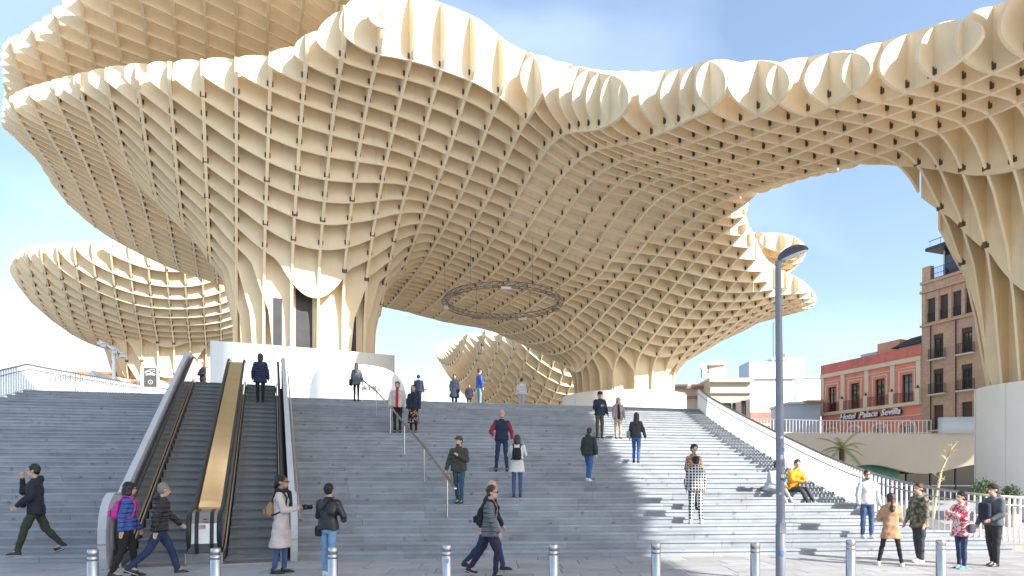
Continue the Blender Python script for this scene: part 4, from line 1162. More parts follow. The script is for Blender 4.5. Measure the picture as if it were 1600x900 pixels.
# floodlight mast behind the left railing
fp = at(178, 604, 46); fm = empty('floodlight_mast', (fp.x, fp.y, HT), 0, 'white mast with a ring of floodlights near the left trunk', 'floodlight')
m_ = MB(); m_.tube([(0, 0, 0), (0, 0, 5.6)], 0.12, 10); m_.build('mast', M_white, fm, smooth=True)
m_ = MB(); m_.tube([(0.9 * math.cos(t) - .1, 0.3 * math.sin(t), 6.0 - 0.5 * math.cos(t)) for t in np.linspace(0, 2 * math.pi, 17)], 0.07, 6); m_.build('ring', M_white, fm)
for q in range(6):
    t = q * math.pi / 3; m_ = MB(); m_.box((0.8 * math.cos(t) - .1, 0.3 * math.sin(t) - 0.1, 5.85 - 0.45 * math.cos(t)), (0.34, 0.3, 0.3), 0.3, bev=0.05); m_.build('floodlight', M_steel, fm)
# information panel
ip = at(234, 617, 27.0); sg = empty('information_sign', (ip.x, ip.y, HT), R(8), 'white information panel with dark parasol emblem at the left stair head', 'sign')
m_ = MB(); m_.box((0, 0, 0.66), (0.66, 0.12, 1.28), bev=0.01); m_.build('panel', M_white, sg)
m_ = MB(); m_.box((0.05, -0.064, 0.82), (0.50, 0.012, 0.80)); dk = m_.build('dark_field', mat('dark_grey_print', (0.09, 0.085, 0.08), rough=0.5), sg)
em = MB()
for (x0, z0_, x1, z1_) in ((-0.15, 1.03, 0.02, 1.12), (0.02, 1.12, 0.24, 1.14), (-0.16, 1.0, 0.0, 1.06), (0.0, 1.06, 0.1, 1.0), (0.1, 1.0, 0.25, 1.09), (-0.13, 0.95, 0.26, 0.95), (-0.13, 0.91, 0.22, 0.91)):
    em.tube([(x0, -0.076, z0_), ((x0 + x1) / 2, -0.076, (z0_ + z1_) / 2 + 0.02), (x1, -0.076, z1_)], 0.016, 5)
em.build('emblem', M_white, sg)
em = MB(); em.tube([(0.06 + 0.085 * math.cos(t), -0.076, 0.62 + 0.085 * math.sin(t)) for t in np.linspace(0, 2 * math.pi, 19)], 0.012, 5); em.tube([(0.06, -0.076, 0.57), (0.06, -0.076, 0.63)], 0.014, 5); em.tube([(0.06, -0.076, 0.66), (0.06, -0.076, 0.675)], 0.015, 5)
em.build('information_symbol', mat('pale_print', (0.75, 0.68, 0.6), rough=0.5), sg)
em = MB(); em.tube([(-0.05, -0.066, 0.22), (0.05, -0.066, 0.3), (0.15, -0.066, 0.22)], 0.012, 5); em.build('arrow', mat('grey_print', (0.4, 0.4, 0.4)), sg)
# suspended ring truss
rc = Vector((-0.66, 44.0, 13.7)); rg = empty('lighting_ring', rc, 0, 'round dark lattice lighting ring hung under the canopy', 'lighting ring')
M_truss = mat('grey_truss', (0.22, 0.20, 0.18), rough=0.5, metal=0.4)
def rpt(t, r, z): return (r * math.cos(t), r * math.sin(t), z)
NTR = 44
for r, z in ((4.15, 0.0), (3.75, 0.0), (3.95, 0.32)):
    m_ = MB(); m_.tube([rpt(2 * math.pi * k / NTR, r, z) for k in range(NTR + 1)], 0.03, 5); m_.build('chord', M_truss, rg, smooth=True)
m_ = MB()
for k in range(NTR):
    t0, t1 = 2 * math.pi * k / NTR, 2 * math.pi * (k + 1) / NTR
    for a_, b_ in ((rpt(t0, 4.15, 0), rpt(t1, 3.95, .32)), (rpt(t0, 3.75, 0), rpt(t1, 3.95, .32)), (rpt(t0, 4.15, 0), rpt(t0, 3.75, 0)), (rpt(t0, 3.95, .32), rpt(t0, 3.75, 0))):
        m_.tube([a_, b_], 0.018, 4, cap=False)
tag(m_.build('lattice', M_truss, rg), kind='stuff')
for k in range(7):
    t = 2 * math.pi * k / 7 + 0.3; m_ = MB(); m_.box(rpt(t, 3.95, -0.09), (0.62, 0.24, 0.12), t + 1.57); m_.build('fitting', M_white if k % 2 else M_truss, rg)
for k in range(6):
    t = 2 * math.pi * k / 6; q = np.array([[rc.x + 3.95 * math.cos(t), rc.y + 3.95 * math.sin(t)]]); zt = main.eval(q)[1][0] - rc.z + 0.4
    m_ = MB(); m_.tube([rpt(t, 3.95, 0.3), rpt(t, 3.95, zt)], 0.012, 4); m_.build('hanger', M_truss, rg)

# ================================================================ plants
M_leaf = mat('green_leaf', (0.07, 0.13, 0.03), rough=0.55, var=0.4, vscale=9, rand=0.3)
M_palm = mat('palm_leaf', (0.28, 0.34, 0.10), rough=0.5, var=0.35, vscale=4, rand=0.25)
M_bark = mat('brown_bark', (0.13, 0.085, 0.05), rough=0.9, var=0.3, vscale=6, bump=0.3, bscale=20)
M_dry = mat('dry_straw_stalk', (0.58, 0.46, 0.26), rough=0.8, var=0.2, vscale=8)
def palm(x, y, zc, n=17, L=2.0):
    root = empty('palm_tree', (x, y, 0), 0, 'small green palm with drooping fronds behind the white stair railing', 'palm')
    m_ = MB(); m_.tube([(0, 0, 0), (0.05, 0, zc * 0.5), (0, 0, zc)], [0.22, 0.17, 0.16], 10); m_.build('trunk', M_bark, root, smooth=True)
    for k in range(n):
        az = 2 * math.pi * k / n * 1.618 * 2; el = R(70 - 80 * (k / n)); ln = L * random.uniform(0.8, 1.1)
        m_ = MB(); prev = Vector((0, 0, zc)); dirv = Vector((math.cos(az) * math.cos(el), math.sin(az) * math.cos(el), math.sin(el))); pts = [prev.copy()]
        for s_ in range(9):
            dirv = (dirv + Vector((0, 0, -0.15))).normalized(); prev = prev + dirv * ln / 9; pts.append(prev.copy())
        m_.tube(pts, [0.022 * (1 - i / 11) for i in range(10)], 4)
        for i in range(1, 28):
            f = i / 28 * 9; j = int(f); p = pts[j].lerp(pts[min(j + 1, 9)], f - j); tdir = (pts[min(j + 1, 9)] - pts[j]).normalized()
            side = tdir.cross(Vector((0, 0, 1))).normalized()
            for sg_ in (-1, 1):
                tip = p + (side * sg_ * 0.75 + tdir * 0.55 + Vector((0, 0, -0.28))) * (0.46 * math.sin(math.pi * (i + 3) / 33)); w_ = tdir * 0.02
                m_.add([p - w_, p + w_, tip], [(0, 1, 2)])
        link('frond', m_.mesh('frond', fix=False), M_palm, root)
palm(20.6, 40.0, 3.5, 15, 1.7)
def bush(x, y, label, name='topiary_tree', stem=1.0, rad=0.42, n=900):
    root = empty(name, (x, y, 0), 0, label, 'tree')
    m_ = MB(); m_.lathe([(0.2, 0), (0.27, 0.42), (0.24, 0.42), (0.22, 0.36)], 16); m_.build('pot', M_sand, root, smooth=True)
    m_ = MB(); m_.tube([(0, 0, 0.3), (0.02, 0, stem)], [0.03, 0.022], 7); m_.build('trunk', M_bark, root)
    m_ = MB()
    for k in range(n):
        v = Vector(rng.normal(size=3)); v.normalize(); rr = rad * (0.55 + 0.5 * random.random()) * (1 + 0.25 * mnoise.noise(v * 2.2))
        c_ = Vector((0, 0, stem + rad * 0.75)) + v * rr
        d1 = Vector(rng.normal(size=3)).normalized(); d2 = v.cross(d1).normalized(); d1 = (d1 + v * .6).normalized()
        s_ = random.uniform(0.04, 0.075)
        m_.add([c_ - d2 * s_ * .35, c_ + d1 * s_, c_ + d2 * s_ * .35, c_ - d1 * s_ * 0.6], [(0, 1, 2, 3)])
    tag(link('crown', m_.mesh('crown', fix=False), M_leaf, root), kind='stuff')
bush(15.95, 21.6, 'clipped round green tree in a pot before the round cream wall', stem=0.95, rad=0.40)
bush(17.4, 22.3, 'smaller dark green potted tree half hidden behind the man in the black cap', stem=0.9, rad=0.3, n=600)
ag = empty('dry_flower_stalk', (13.1, 20.0, 0), 0, 'tall dry straw coloured flower stalk leaning beyond the railing', 'plant')
st_pts = [Vector((0, 0, 0)), Vector((0.12, 0, 0.9)), Vector((0.32, 0, 1.9)), Vector((0.62, 0, 2.55))]
m_ = MB(); m_.tube(st_pts, [0.05, 0.045, 0.035, 0.02], 7); m_.build('stalk', M_dry, ag, smooth=True)
for k in range(9):
    p = st_pts[2].lerp(st_pts[3], k / 8) if k > 2 else st_pts[1].lerp(st_pts[2], 0.6 + k * 0.15); a_ = k * 2.4
    q = p + Vector((0.22 * math.cos(a_), 0.2 * math.sin(a_), 0.2)) * (0.6 + 0.06 * k)
    m_ = MB(); m_.tube([p, q], [0.014, 0.008], 5)
    for r_i in range(7):
        v = Vector(rng.normal(size=3)) * 0.055; m_.tube([q, q + v + Vector((0, 0, 0.04))], [0.012, 0.004], 4)
    m_.build('flower_head', M_dry, ag)
# ================================================================ people
def pattern(name, kind, c1, c2, scale, c3=None):
    if name in MATS: return MATS[name]
    m = bpy.data.materials.new(name); m.use_nodes = True; nt = m.node_tree; p = nt.nodes['Principled BSDF']; p.inputs['Roughness'].default_value = 0.85
    t = nt.nodes.new('ShaderNodeTexCoord'); r = nt.nodes.new('ShaderNodeValToRGB'); r.color_ramp.interpolation = 'CONSTANT'
    r.color_ramp.elements[0].color = (*c1, 1); r.color_ramp.elements[1].color = (*c2, 1); r.color_ramp.elements[1].position = 0.5
    if kind == 'plaid':
        ws = []
        for ax in ('X', 'Z'):
            w = nt.nodes.new('ShaderNodeTexWave'); w.bands_direction = ax; w.inputs['Scale'].default_value = scale; nt.links.new(t.outputs['Object'], w.inputs['Vector']); ws.append(w)
        a = nt.nodes.new('ShaderNodeMath'); a.operation = 'MAXIMUM'
        nt.links.new(ws[0].outputs['Fac'], a.inputs[0]); nt.links.new(ws[1].outputs['Fac'], a.inputs[1]); nt.links.new(a.outputs[0], r.inputs['Fac']); r.color_ramp.elements[1].position = 0.76
    else:
        n = nt.nodes.new('ShaderNodeTexNoise' if kind != 'spots' else 'ShaderNodeTexVoronoi'); n.inputs['Scale'].default_value = scale
        nt.links.new(t.outputs['Object'], n.inputs['Vector'])
        if kind == 'swirl': n.inputs['Distortion'].default_value = 3.0
        nt.links.new(n.outputs['Distance' if kind == 'spots' else 'Fac'], r.inputs['Fac'])
        if kind == 'spots': r.color_ramp.elements[1].position = 0.42
        if c3:
            e = r.color_ramp.elements.new(0.58); e.color = (*c3, 1); r.color_ramp.elements[1].position = 0.45
    nt.links.new(r.outputs['Color'], p.inputs['Base Color'])
    MATS[name] = m; return m
def fabric(name, c, rough=0.85, puff=0.0):
    if name in MATS: return MATS[name]
    m = mat(name, c, rough=rough, var=0.25, vscale=7, bump=0.0 if puff else 0.5, bscale=16)
    if puff:
        nt = m.node_tree; t = [n for n in nt.nodes if n.type == 'TEX_COORD'][0]
        w = nt.nodes.new('ShaderNodeTexWave'); w.bands_direction = 'Z'; w.inputs['Scale'].default_value = puff; w.inputs['Distortion'].default_value = 0.6; w.inputs['Detail'].default_value = 1
        b = nt.nodes.new('ShaderNodeBump'); b.inputs['Strength'].default_value = 1.0; b.inputs['Distance'].default_value = 0.03
        nt.links.new(t.outputs['Object'], w.inputs['Vector']); nt.links.new(w.outputs['Fac'], b.inputs['Height']); nt.links.new(b.outputs['Normal'], nt.nodes['Principled BSDF'].inputs['Normal'])
    return m
SKIN = mat('skin', (0.56, 0.34, 0.24), rough=0.5, var=0.08, vscale=9)
SKIN2 = mat('skin_tan', (0.40, 0.22, 0.14), rough=0.5, var=0.08, vscale=9)
HAIR_B = mat('black_hair', (0.012, 0.010, 0.010), rough=0.45, var=0.3, vscale=30, bump=0.4, bscale=60)
HAIR_D = mat('brown_hair', (0.055, 0.028, 0.016), rough=0.5, var=0.3, vscale=30, bump=0.4, bscale=60)
HAIR_G = mat('grey_hair', (0.25, 0.22, 0.20), rough=0.6, var=0.3, vscale=30, bump=0.4, bscale=60)
HAIR_L = mat('blonde_hair', (0.42, 0.29, 0.15), rough=0.55, var=0.3, vscale=30, bump=0.4, bscale=60)
SHOE_B = mat('black_shoe', (0.02, 0.02, 0.022), rough=0.45); SHOE_W = mat('white_shoe', (0.72, 0.72, 0.70), rough=0.5); SOLE = mat('pale_sole', (0.6, 0.6, 0.58), rough=0.7)
JEAN = fabric('blue_denim', (0.055, 0.11, 0.23)); JEAN_D = fabric('dark_denim', (0.022, 0.04, 0.10)); JEAN_L = fabric('light_denim', (0.20, 0.36, 0.56))
BLACK_F = fabric('black_cloth', (0.016, 0.016, 0.018)); NAVY_F = fabric('navy_cloth', (0.018, 0.026, 0.055)); OLIVE_F = fabric('olive_cloth', (0.075, 0.075, 0.045)); WHITE_F = fabric('white_cloth', (0.72, 0.70, 0.66))

def rcone(m_, p0, r0, p1, r1, n=10):
    p0, p1 = Vector(p0), Vector(p1); d = (p1 - p0)
    if d.length < 1e-5: d = Vector((0, 0, 1e-3))
    u = d.normalized(); pts, rad = [], []
    for a in (8, 35, 65): pts.append(p0 - u * r0 * math.cos(R(a))); rad.append(r0 * math.sin(R(a)))
    pts += [p0, p1]; rad += [r0, r1]
    for a in (65, 35, 8): pts.append(p1 + u * r1 * math.cos(R(a))); rad.append(r1 * math.sin(R(a)))
    m_.tube(pts, rad, n)
def ellip(m_, c, r, nu=12, nv=8, rot=None):
    base = len(m_.v); c = Vector(c)
    for i in range(nv + 1):
        ph = -math.pi / 2 + math.pi * min(max(i, 0.08), nv - 0.08) / nv
        for k in range(nu):
            t = 2 * math.pi * k / nu; v = Vector((r[0] * math.cos(ph) * math.cos(t), r[1] * math.cos(ph) * math.sin(t), r[2] * math.sin(ph)))
            if rot is not None: v = rot @ v
            m_.v.append(tuple(c + v))
    for i in range(nv):
        for k in range(nu): m_.f.append((base + i * nu + k, base + i * nu + (k + 1) % nu, base + (i + 1) * nu + (k + 1) % nu, base + (i + 1) * nu + k))
    m_.f.append(tuple(base + k for k in range(nu - 1, -1, -1))); m_.f.append(tuple(base + nv * nu + k for k in range(nu)))
def loft(m_, rings, n=18):
    """rings of (centre, rx, ry); rounded-box-ish sections"""
    base = len(m_.v)
    for c, rx, ry in rings:
        for k in range(n):
            t = 2 * math.pi * k / n; cx_, sy_ = math.cos(t), math.sin(t)
            e = 0.82
            m_.v.append((c[0] + rx * math.copysign(abs(cx_) ** e, cx_), c[1] + ry * math.copysign(abs(sy_) ** e, sy_), c[2]))
    for i in range(len(rings) - 1):
        for k in range(n): m_.f.append((base + i * n + k, base + i * n + (k + 1) % n, base + (i + 1) * n + (k + 1) % n, base + (i + 1) * n + k))
    m_.f.append(tuple(base + k for k in range(n - 1, -1, -1))); e_ = base + (len(rings) - 1) * n; m_.f.append(tuple(e_ + k for k in range(n)))
_ws = bpy.data.scenes.new('work'); _tmp = bpy.data.objects.new('tmp', bpy.data.meshes.new('tmp')); _ws.collection.objects.link(_tmp)
_rm = _tmp.modifiers.new('r', 'REMESH'); _rm.mode = 'VOXEL'; _rm.use_smooth_shade = True
_sm = _tmp.modifiers.new('s', 'SMOOTH'); _sm.factor = 0.5; _sm.iterations = 3
def fuse(m_, voxel, smooth=3):
    """union of overlapping closed shapes as one continuous surface"""
    me = m_.mesh('src'); old = _tmp.data; _tmp.data = me; bpy.data.meshes.remove(old)
    _rm.voxel_size = voxel; _sm.iterations = smooth
    vl = _ws.view_layers[0]; vl.update(); dg = vl.depsgraph
    out = bpy.data.meshes.new_from_object(_tmp.evaluated_get(dg))
    out.name = 'fused'
    return out
def wrinkle(me, amp, scale, seed):
    n = len(me.vertices); co = np.empty(n * 3); no = np.empty(n * 3)
    me.vertices.foreach_get('co', co); me.vertices.foreach_get('normal', no)
    co = co.reshape(-1, 3); no = no.reshape(-1, 3)
    q = co * scale; q[:, 2] *= 1.5; rs = np.random.default_rng(int(seed * 10))
    d = np.zeros(n)
    for o in range(7):
        k = rs.normal(size=3) * (1.0 + 0.28 * o); w = rs.normal(size=3) * 0.7
        d += np.sin(q @ k + 1.3 * np.sin(q @ w + o) + rs.uniform(0, 6.28)) / (1.0 + 0.25 * o)
    co += no * (amp * 0.45 * d)[:, None]
    me.vertices.foreach_set('co', co.ravel()); me.update()

PCOUNT = [0]
def person(label, pos, rz, H=1.72, legs=((0, 0), (0, 0)), arms=((0, 6, 12, 0), (0, 6, 12, 0)), lean=0.0, yaw=0.0, pitch=0.0,
           top=None, top_len=0.0, bulk=1.0, bottom=None, skirt=None, shoe=SHOE_B, skin=SKIN, hair=HAIR_D, hair_style='short', hat=None,
           shirt=None, shirt_w=0.05, hood=None, voxel=0.016, beard=None, scarf=None, sit=False, female=False, slim=1.0, spread=0.0, glasses=False, bald=False, head=None, feet=None):
    if head: H = (feet - head) / 1000 * pos.y * (0.985 if hair is not None or hat else 1.0)
    PCOUNT[0] += 1; seed = PCOUNT[0] * 3.7
    S = H / 1.72
    root = empty('person', pos, rz, label, 'person')
    f = Vector((0, -1, 0))
    hipz = 0.93; PEL = Vector((0, 0, hipz))
    def rotx(v, deg): return Matrix.Rotation(R(-deg), 3, 'X') @ v       # + swings a downward vector forward
    J = {}
    for i, sx in enumerate((1, -1)):       # index 0: the figure's left (+x when facing -y)
        th, kb = legs[i][:2]; ab = legs[i][2] if len(legs[i]) > 2 else spread
        hip = Vector((sx * 0.088, 0, hipz - 0.02))
        d1 = rotx(Vector((0, 0, -1)), th); d1 = Matrix.Rotation(R(-ab * sx), 3, 'Y') @ d1
        d2 = rotx(Vector((0, 0, -1)), th - kb); d2 = Matrix.Rotation(R(-ab * sx), 3, 'Y') @ d2
        kn = hip + d1 * 0.43; an = kn + d2 * 0.41
        J['hip', i], J['knee', i], J['ank', i], J['shin', i] = hip, kn, an, d2
    zmin = min(J['ank', 0].z, J['ank', 1].z) - 0.085
    Rl = Matrix.Rotation(R(lean), 3, 'X')                                  # lean forward about the pelvis
    def up(v): return PEL + Rl @ (Vector(v) - PEL)
    for i, sx in enumerate((1, -1)):
        sw, ab, eb, inn = arms[i]
        sh = up((sx * (0.175 if female else 0.19) * bulk ** 0.3, 0, 1.375))
        d1 = Rl @ (Matrix.Rotation(R(-ab * sx), 3, 'Y') @ rotx(Vector((0, 0, -1)), sw))
        d2 = Rl @ (Matrix.Rotation(R(-inn * sx), 3, 'Z') @ (Matrix.Rotation(R(-ab * sx * 0.6), 3, 'Y') @ rotx(Vector((0, 0, -1)), sw + eb)))
        el = sh + d1 * 0.28; wr = el + d2 * 0.24
        J['sh', i], J['el', i], J['wr', i], J['fore', i] = sh, el, wr, d2
    HC = up((0, -0.015, 1.60)); HR = Matrix.Rotation(R(yaw), 3, 'Z') @ Matrix.Rotation(R(pitch), 3, 'X')
    Rh = Rl @ HR
    def hd(v): return HC + Rh @ Vector(v)
    def out(me, name, mtl, parent=root):
        me.transform(Matrix.Translation((0, 0, -zmin * S)) @ Matrix.Scale(S, 4)) if not sit else me.transform(Matrix.Scale(S, 4))
        me.materials.clear(); me.materials.append(mtl)
        o = bpy.data.objects.new(name, me); col.objects.link(o); o.parent = parent
        return o
    # ---- body: one continuous surface
    b = MB()
    loft(b, [(up((0, 0.0, 0.86)), .13, .09), (up((0, 0, 0.98)), .14, .095), (up((0, 0, 1.10)), .125, .085), (up((0, 0, 1.28)), .14, .09), (up((0, 0, 1.37)), .13, .07), (up((0, 0, 1.45)), .07, .055)])
    rcone(b, up((0, 0.01, 1.42)), .056, HC + Rh @ Vector((0, 0.015, -0.05)), .052)
    ellip(b, hd((0, 0.008, 0.03)), (.076, .095, .098), rot=Rh)
    ellip(b, hd((0, -0.028, -0.045)), (.056, .066, .072), rot=Rh)
    rcone(b, hd((0, -0.088, 0.015)), .011, hd((0, -0.108, -0.022)), .016, 8)
    ellip(b, hd((0, -0.088, -0.062)), (.024, .014, .012), 8, 6, Rh)
    for sx in (-1, 1):
        ellip(b, hd((sx * 0.078, 0.012, -0.005)), (.012, .022, .032), 8, 6, Rh)
        ellip(b, hd((sx * 0.034, -0.082, 0.032)), (.024, .012, .010), 8, 6, Rh)
    for i, sx in enumerate((1, -1)):
        rcone(b, J['hip', i], .064 * min(slim, 1), J['knee', i], .043 * min(slim, 1)); rcone(b, J['knee', i], .043 * min(slim, 1), J['ank', i], .034)
        rcone(b, J['ank', i], .036, J['ank', i] + Vector((0, -0.10, -0.045)), .028)
        rcone(b, J['sh', i] + Vector((-sx * 0.035, 0, -0.012)), .040, J['el', i], .032); rcone(b, J['el', i], .032, J['wr', i], .025)
        d2 = J['fore', i]; wr = J['wr', i]
        side = d2.cross(Vector((sx, 0, 0.01))); side = side.normalized() if side.length > 0.1 else Vector((0, 1, 0))
        nrm = d2.cross(side).normalized()
        rcone(b, wr, .026, wr + d2 * 0.05, .030)
        for q, (o_, ln) in enumerate(((-.028, .070), (-.009, .082), (.010, .076), (.028, .060))):
            k0 = wr + d2 * 0.075 + side * o_; k1 = k0 + d2 * ln * 0.5 + nrm * (-sx * 0.006); k2 = k1 + d2 * ln * 0.42 - nrm * (sx * -0.018)
            rcone(b, wr + d2 * 0.03 + side * o_ * 0.6, .013, k0, .0105, 7); rcone(b, k0, .0105, k1, .0095, 7); rcone(b, k1, .0095, k2, .0085, 7)
        rcone(b, wr + d2 * 0.02 - side * 0.024, .014, wr + d2 * 0.065 - side * 0.052, .0105, 7)
    bm_ = fuse(b, min(voxel, 0.0125), 2)
    out(bm_, 'body', skin)
    # ---- top garment
    k = bulk
    t = MB(); hem = 0.86 - top_len
    fw = 0.95 if female else 1.0
    rings = [(up((0, 0.005, max(hem, 0.84))), .192 * k * fw, .125 * k), (up((0, 0, 0.98)), .172 * k * fw, .120 * k), (up((0, 0, 1.12)), .155 * k * fw, .112 * k), (up((0, 0, 1.28)), .178 * k * fw, .122 * k), (up((0, 0, 1.38)), .165 * k * fw, .10 * k), (up((0, 0.005, 1.445)), .085, .075), (up((0, 0.005, 1.475)), .07, .068)]
    if top_len > 0.05:
        rings = [((0, 0.01, hem), .185 * k + top_len * 0.16, .125 * k + top_len * 0.18), ((0, 0.006, (hem + 0.84) / 2), .185 * k + top_len * 0.08, .123 * k + top_len * 0.09)] + rings[0 if hem < 0.8 else 1:]
    loft(t, rings, 22)
    for i, sx in enumerate((1, -1)):
        rcone(t, J['sh', i] + Vector((-sx * 0.035, 0, -0.012)), .074 * k, J['el', i], .060 * k); rcone(t, J['el', i], .060 * k, J['wr', i] + J['fore', i] * 0.0, .043 * k)
    if hood:
        ellip(t, up((0, 0.085, 1.45)), (.11, .065, .085))
    tm = fuse(t, voxel, 3); wrinkle(tm, 0.011, 9.0, seed)
    to = out(tm, 'jacket' if top_len < 0.05 else 'coat', top)
    if shirt is not None:
        tm.materials.append(shirt); zc = (1.48 - 0) * S
        for pl in tm.polygons:
            c = pl.center
            if pl.normal.y < -0.25 and abs(c.x) < shirt_w * S * (1 + 0.0) and c.z > (0.80 - zmin) * S: pl.material_index = 1
    # ---- trousers or skirt
    if bottom is not None:
        l = MB()
        loft(l, [((0, 0.0, 0.80), .115, .095), ((0, 0, 0.88), .152 * slim, .112), (up((0, 0, 1.0)), .145, .10)])
        for i in range(2):
            rcone(l, J['hip', i] + Vector((0, 0, -0.02)), .086 * slim, J['knee', i], .066 * slim); rcone(l, J['knee', i], .064 * slim, J['ank', i] + J['shin', i] * -0.02, .050 * slim)
        lm = fuse(l, voxel, 3); wrinkle(lm, 0.007, 11.0, seed + 5); out(lm, 'trousers', bottom)
    if skirt is not None:
        l = MB(); loft(l, [((0, 0.0, 0.36), .21, .19), ((0, 0, 0.6), .19, .16), ((0, 0, 0.88), .155, .115), ((0, 0, 1.0), .14, .10)], 22)
        lm = fuse(l, voxel, 3); wrinkle(lm, 0.012, 9.0, seed + 5); out(lm, 'skirt', skirt)
    # ---- shoes
    for i, sx in enumerate((1, -1)):
        a = J['ank', i]; tilt = math.degrees(math.asin(max(-1, min(1, -J['shin', i].y)))) * -0.55 if not sit else 0
        if a.z - 0.085 <= zmin + 0.02: tilt = 0
        m3 = Matrix.Rotation(R(tilt), 3, 'X'); s_ = MB()
        P = lambda v: tuple(a + m3 @ Vector(v))
        rcone(s_, P((0, 0.015, -0.01)), .045, P((0, 0.02, -0.045)), .043); rcone(s_, P((0, 0.025, -0.052)), .036, P((0, -0.13, -0.056)), .034)
        ellip(s_, P((0, -0.06, -0.058)), (.046, .135, .030)); rcone(s_, P((0, -0.03, -0.02)), .036, P((0, -0.10, -0.05)), .034)
        so = out(fuse(s_, 0.012, 2), 'shoe', shoe)
        q_ = MB(); ellip(q_, P((0, -0.057, -0.074)), (.048, .140, .013), 14, 6, m3); out(q_.mesh('sole', True), 'sole', SOLE if shoe != SHOE_B or PCOUNT[0] % 2 else SHOE_B, so)
    # ---- hair and hats
    if hair is not None and not bald:
        h = MB()
        ellip(h, hd((0, 0.022, 0.052)), (.088, .100, .090), 16, 10, Rh)
        ellip(h, hd((0, 0.045, 0.005)), (.084, .070, .085), 14, 8, Rh)
        if hair_style == 'long':
            rcone(h, hd((0, 0.06, 0.0)), .078, up((0, 0.135, 1.33)), .055)
            for sx in (-1, 1): rcone(h, hd((sx * 0.062, 0.02, 0.03)), .035, hd((sx * 0.07, 0.035, -0.16)), .030)
        if hair_style == 'bob':
            rcone(h, hd((0, 0.05, 0.0)), .085, hd((0, 0.06, -0.09)), .075)
            for sx in (-1, 1): rcone(h, hd((sx * 0.065, 0.01, 0.04)), .036, hd((sx * 0.072, 0.02, -0.09)), .030)
        if hair_style == 'curly':
            for q in range(26):
                v = Vector(rng.normal(size=3)).normalized(); v.y = abs(v.y) * 1.0 - 0.25; ellip(h, hd((v.x * .085, .025 + v.y * .095, .055 + v.z * .08)), (.03, .03, .03), 8, 6)
        if hair_style == 'bun':
            ellip(h, hd((0, 0.09, 0.10)), (.05, .05, .05)); rcone(h, hd((0, 0.09, 0.08)), .045, hd((0, 0.13, -0.08)), .035)
        hm = fuse(h, 0.013, 1); wrinkle(hm, 0.006, 40.0, seed); out(hm, 'hair', hair)
    if hat is not None:
        h = MB(); ellip(h, hd((0, 0.012, 0.068)), (.094, .112, .080), 16, 10, Rh)
        if hat[1] == 'cap': ellip(h, hd((0, -0.125, 0.062)), (.065, .062, .010), 12, 6, Rh)
        hm = fuse(h, 0.012, 1); out(hm, 'cap' if hat[1] == 'cap' else 'hat', hat[0])
    if beard is not None:
        h = MB(); ellip(h, hd((0, -0.034, -0.088)), (.050, .050, .034), 12, 8, Rh); out(h.mesh('beard', True), 'beard', beard)
    if scarf is not None:
        h = MB(); 
        for q in range(12):
            a0, a1 = 2 * math.pi * q / 12, 2 * math.pi * (q + 1) / 12
            rcone(h, up((.09 * math.cos(a0), .085 * math.sin(a0), 1.455 + .012 * math.sin(3 * a0))), .042, up((.09 * math.cos(a1), .085 * math.sin(a1), 1.455 + .012 * math.sin(3 * a1))), .042, 8)
        rcone(h, up((0.05, -0.12, 1.42)), .045, up((0.07, -0.14, 1.12)), .04)
        out(fuse(h, 0.015, 1), 'scarf', scarf)
    if not hat or True:
        for sx in (-1, 1):
            h = MB(); ellip(h, hd((sx * 0.032, -0.083, 0.018)), (.012, .008, .007), 8, 6, Rh); out(h.mesh('eye', True), 'eye', mat('dark_eye', (0.02, 0.015, 0.012), rough=0.2))
    if glasses:
        h = MB()
        for sx in (-1, 1): h.tube([hd((sx * 0.034 + .026 * math.cos(a_), -0.102, 0.016 + .02 * math.sin(a_))) for a_ in np.linspace(0, 2 * math.pi, 11)], .0035, 4)
        for sx in (-1, 1): h.tube([hd((sx * 0.06, -0.10, 0.02)), hd((sx * 0.08, 0.0, 0.018))], .0035, 4)
        h.tube([hd((-0.01, -0.104, 0.018)), hd((0.01, -0.104, 0.018))], .0035, 4)
        out(h.mesh('glasses'), 'glasses', BLACK_F)
    M3 = Matrix.Translation(pos) @ Matrix.Rotation(rz, 4, 'Z') @ Matrix.Scale(S, 4) @ Matrix.Translation((0, 0, 0 if sit else -zmin))
    return dict(root=root, J=J, M=M3, rz=rz, S=S, up=up, hd=hd)
def carried(P, name, label, cat, m_, mtl, voxel=None, smooth=True):
    """a thing the figure carries, built in the figure's frame, kept top-level"""
    me = fuse(m_, voxel, 2) if voxel else m_.mesh(name, smooth)
    me.transform(P['M'])
    c = np.mean([v.co for v in me.vertices], axis=0) if False else None
    o = link(name, me, mtl); return tag(o, label, cat)
